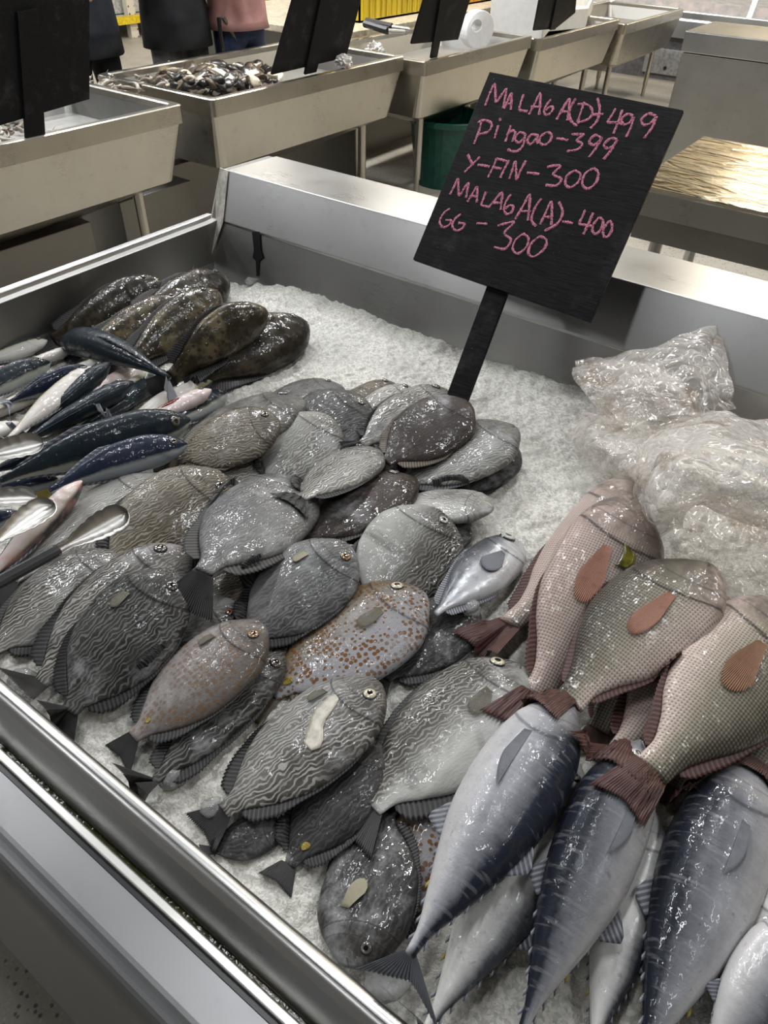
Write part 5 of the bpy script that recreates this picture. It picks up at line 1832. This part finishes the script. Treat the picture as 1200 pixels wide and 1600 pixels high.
# ------------------------------------------------------------------ people behind the bins
def person(name, loc, face, shirt, trousers, label, z_hem, hair=(0.01, 0.009, 0.008), arms=((.30, .25, 1.0), (-.30, .25, 1.0)), tall=1.0):
    J = dict(pel=(0, 0, .96), wa=(0, .0, 1.10), ch=(0, 0, 1.32), nk=(0, .01, 1.48), hd0=(0, .02, 1.56), hd1=(0, .025, 1.66), hd2=(0, .01, 1.72),
             sl=(.19, 0, 1.42), el=(.25, -.02, 1.14), hl=(.10, .0, .92), kl=(.11, .02, .50), al=(.11, -.03, .09), tl=(.12, .13, .04),
             sr=(-.19, 0, 1.42), er=(-.25, -.02, 1.14), hr=(-.10, .0, .92), kr=(-.11, .02, .50), ar=(-.11, -.03, .09), tr=(-.12, .13, .04))
    J['wl'] = (arms[0][0], arms[0][1], arms[0][2]); J['wr'] = (arms[1][0], arms[1][1], arms[1][2])
    R = dict(pel=(.165, .125), wa=(.155, .115), ch=(.175, .12), nk=(.055, .06), hd0=(.072, .085), hd1=(.078, .095), hd2=(.05, .06), sl=(.075, .07), el=(.045, .045), wl=(.028, .034), hl=(.095, .1), kl=(.062, .065), al=(.042, .05), tl=(.04, .035))
    for a in ('s', 'e', 'w', 'h', 'k', 'a', 't'): R[a + 'r'] = R[a + 'l']
    E = [('pel', 'wa'), ('wa', 'ch'), ('ch', 'nk'), ('nk', 'hd0'), ('hd0', 'hd1'), ('hd1', 'hd2'), ('ch', 'sl'), ('sl', 'el'), ('el', 'wl'), ('ch', 'sr'), ('sr', 'er'), ('er', 'wr'),
         ('pel', 'hl'), ('hl', 'kl'), ('kl', 'al'), ('al', 'tl'), ('pel', 'hr'), ('hr', 'kr'), ('kr', 'ar'), ('ar', 'tr')]
    for sd in 'lr':
        w = np.array(J['w' + sd]); e = np.array(J['e' + sd]); dr = (w - e) / np.linalg.norm(w - e)
        J['p' + sd] = tuple(w + dr * .06); R['p' + sd] = (.038, .022); E.append(('w' + sd, 'p' + sd))
        side = np.cross(dr, [0, 0, 1.0]); side /= np.linalg.norm(side)
        for k in range(4):
            a_ = 'f%s%d' % (sd, k); b_ = 'g%s%d' % (sd, k)
            base_ = w + dr * .075 + side * (.027 - .018 * k)
            J[a_] = tuple(base_ + dr * .03); J[b_] = tuple(base_ + dr * (.07, .082, .078, .062)[k] - np.array([0, 0, .012]))
            R[a_] = (.0095, .0095); R[b_] = (.008, .008); E += [('p' + sd, a_), (a_, b_)]
        J['th' + sd] = tuple(w + dr * .04 + side * .05 - np.array([0, 0, .01])); R['th' + sd] = (.011, .011)
        J['tm' + sd] = tuple(w + dr * .075 + side * .062 - np.array([0, 0, .012])); R['tm' + sd] = (.009, .009)
        E += [('p' + sd, 'th' + sd), ('th' + sd, 'tm' + sd)]
    ks = list(J)
    me = bpy.data.meshes.new(name)
    me.from_pydata([J[k] for k in ks], [(ks.index(a), ks.index(b)) for a, b in E], [])
    o = bpy.data.objects.new(name, me); COL.objects.link(o)
    sk = o.modifiers.new('skin', 'SKIN'); sk.use_smooth_shade = True
    for k, sv in zip(ks, me.skin_vertices[0].data):
        sv.radius = R[k]; sv.use_root = (k == 'pel')
    ss = o.modifiers.new('sub', 'SUBSURF'); ss.levels = 2; ss.render_levels = 2
    dg = bpy.context.evaluated_depsgraph_get()
    m2 = bpy.data.meshes.new_from_object(o.evaluated_get(dg))
    o.modifiers.clear(); o.data = m2; m2.name = name
    m2.materials.clear()
    skin = plain('skin', (0.32, 0.19, 0.125), .5)
    for mm in (shirt, trousers, skin, plain('black shoe', (0.015, 0.015, 0.015), .4)): m2.materials.append(mm)
    for p in m2.polygons:
        c_ = p.center
        arm = abs(c_.x) > .21 and c_.z > .8 or (c_.y > .14 and c_.z > .6)
        if c_.z > 1.47 and abs(c_.x) < .12: i = 2
        elif arm: i = 2 if c_.z < 1.20 else 0
        elif c_.z > z_hem: i = 0
        elif c_.z > .085: i = 1
        else: i = 3
        p.material_index = i
        p.use_smooth = True
    for v in m2.vertices:                                     # a face: nose, brow, chin
        x, y, z = v.co
        if z > 1.50 and y > .06:
            v.co.y += .022 * math.exp(-((x / .016)**2 + ((z - 1.60) / .022)**2)) - .008 * math.exp(-(((abs(x) - .032) / .016)**2 + ((z - 1.635) / .012)**2)) + .006 * math.exp(-((x / .03)**2 + ((z - 1.555) / .01)**2))
    o.location = loc; o.rotation_euler = (0, 0, face)
    o.scale = (tall, tall, tall)
    tag(o, label, 'person', 'people standing behind the bins')
    # hair and the loose shirt hem
    bm = bmesh.new(); bmesh.ops.create_uvsphere(bm, u_segments=20, v_segments=14, radius=1)
    bmesh.ops.delete(bm, geom=[v for v in bm.verts if v.co.z < -.25 or (v.co.y > .55 and v.co.z < .35)], context='VERTS')
    for v in bm.verts: v.co = Vector((v.co.x * .090, v.co.y * .108 + .012, v.co.z * .105 + 1.665)) * 1.0
    hm = bpy.data.meshes.new('hair'); bm.to_mesh(hm); bm.free()
    h = link_mesh('hair', hm, plain('black hair', hair, .5), o)
    mb = MB(); rr = []
    for z, a, b in ((1.18, .185, .14), (1.08, .19, .148), (.98, .20, .158), (z_hem - .02, .208, .165), (z_hem - .02, .200, .157)):
        rr.append([mb.bm.verts.new((a * math.cos(2 * PI * k / 28) * (1 + .02 * math.sin(k * 2.2)), b * math.sin(2 * PI * k / 28) * (1 + .03 * math.sin(k * 1.3 + z * 9)), z)) for k in range(28)])
    for i in range(4): bridge(mb, rr[i], rr[i + 1])
    mb.build('shirt', shirt, o, smooth=True)
    return o


blk_shirt = plain('black cotton', (0.010, 0.011, 0.014), .85, nscale=12, namt=.4)
p_ = P(312, 84, .86)
person('person', (p_[0] - .22, p_[1] + .05, 0), -PI / 2, blk_shirt, plain('grey trousers', (0.10, 0.10, 0.10), .8), 'person in a black shirt and grey trousers standing behind the shellfish bin', .86, arms=((.24, .22, 1.12), (-.24, .22, 1.12)), tall=1.04)
p_ = P(150, 108, .86)
person('person', (p_[0] - .35, p_[1] + .22, 0), -PI / 2, plain('navy cotton', (0.008, 0.010, 0.017), .85), plain('black trousers', (0.008, 0.008, 0.010), .85), 'person all in dark clothes, half behind the upper left black sign', .88, arms=((.22, .24, 1.15), (-.22, .24, 1.15)))
p_ = P(408, 55, .95)
person('person', (p_[0] - .35, p_[1] + .18, 0), -PI / 2, plain('dusty pink cotton', (0.42, 0.22, 0.20), .85, nscale=8, namt=.15), plain('blue denim', (0.012, 0.022, 0.06), .85, nscale=60), 'person in a pink shirt and blue jeans to the right of the black shirted one', .96, arms=((.24, .24, 1.15), (-.24, .24, 1.15)))
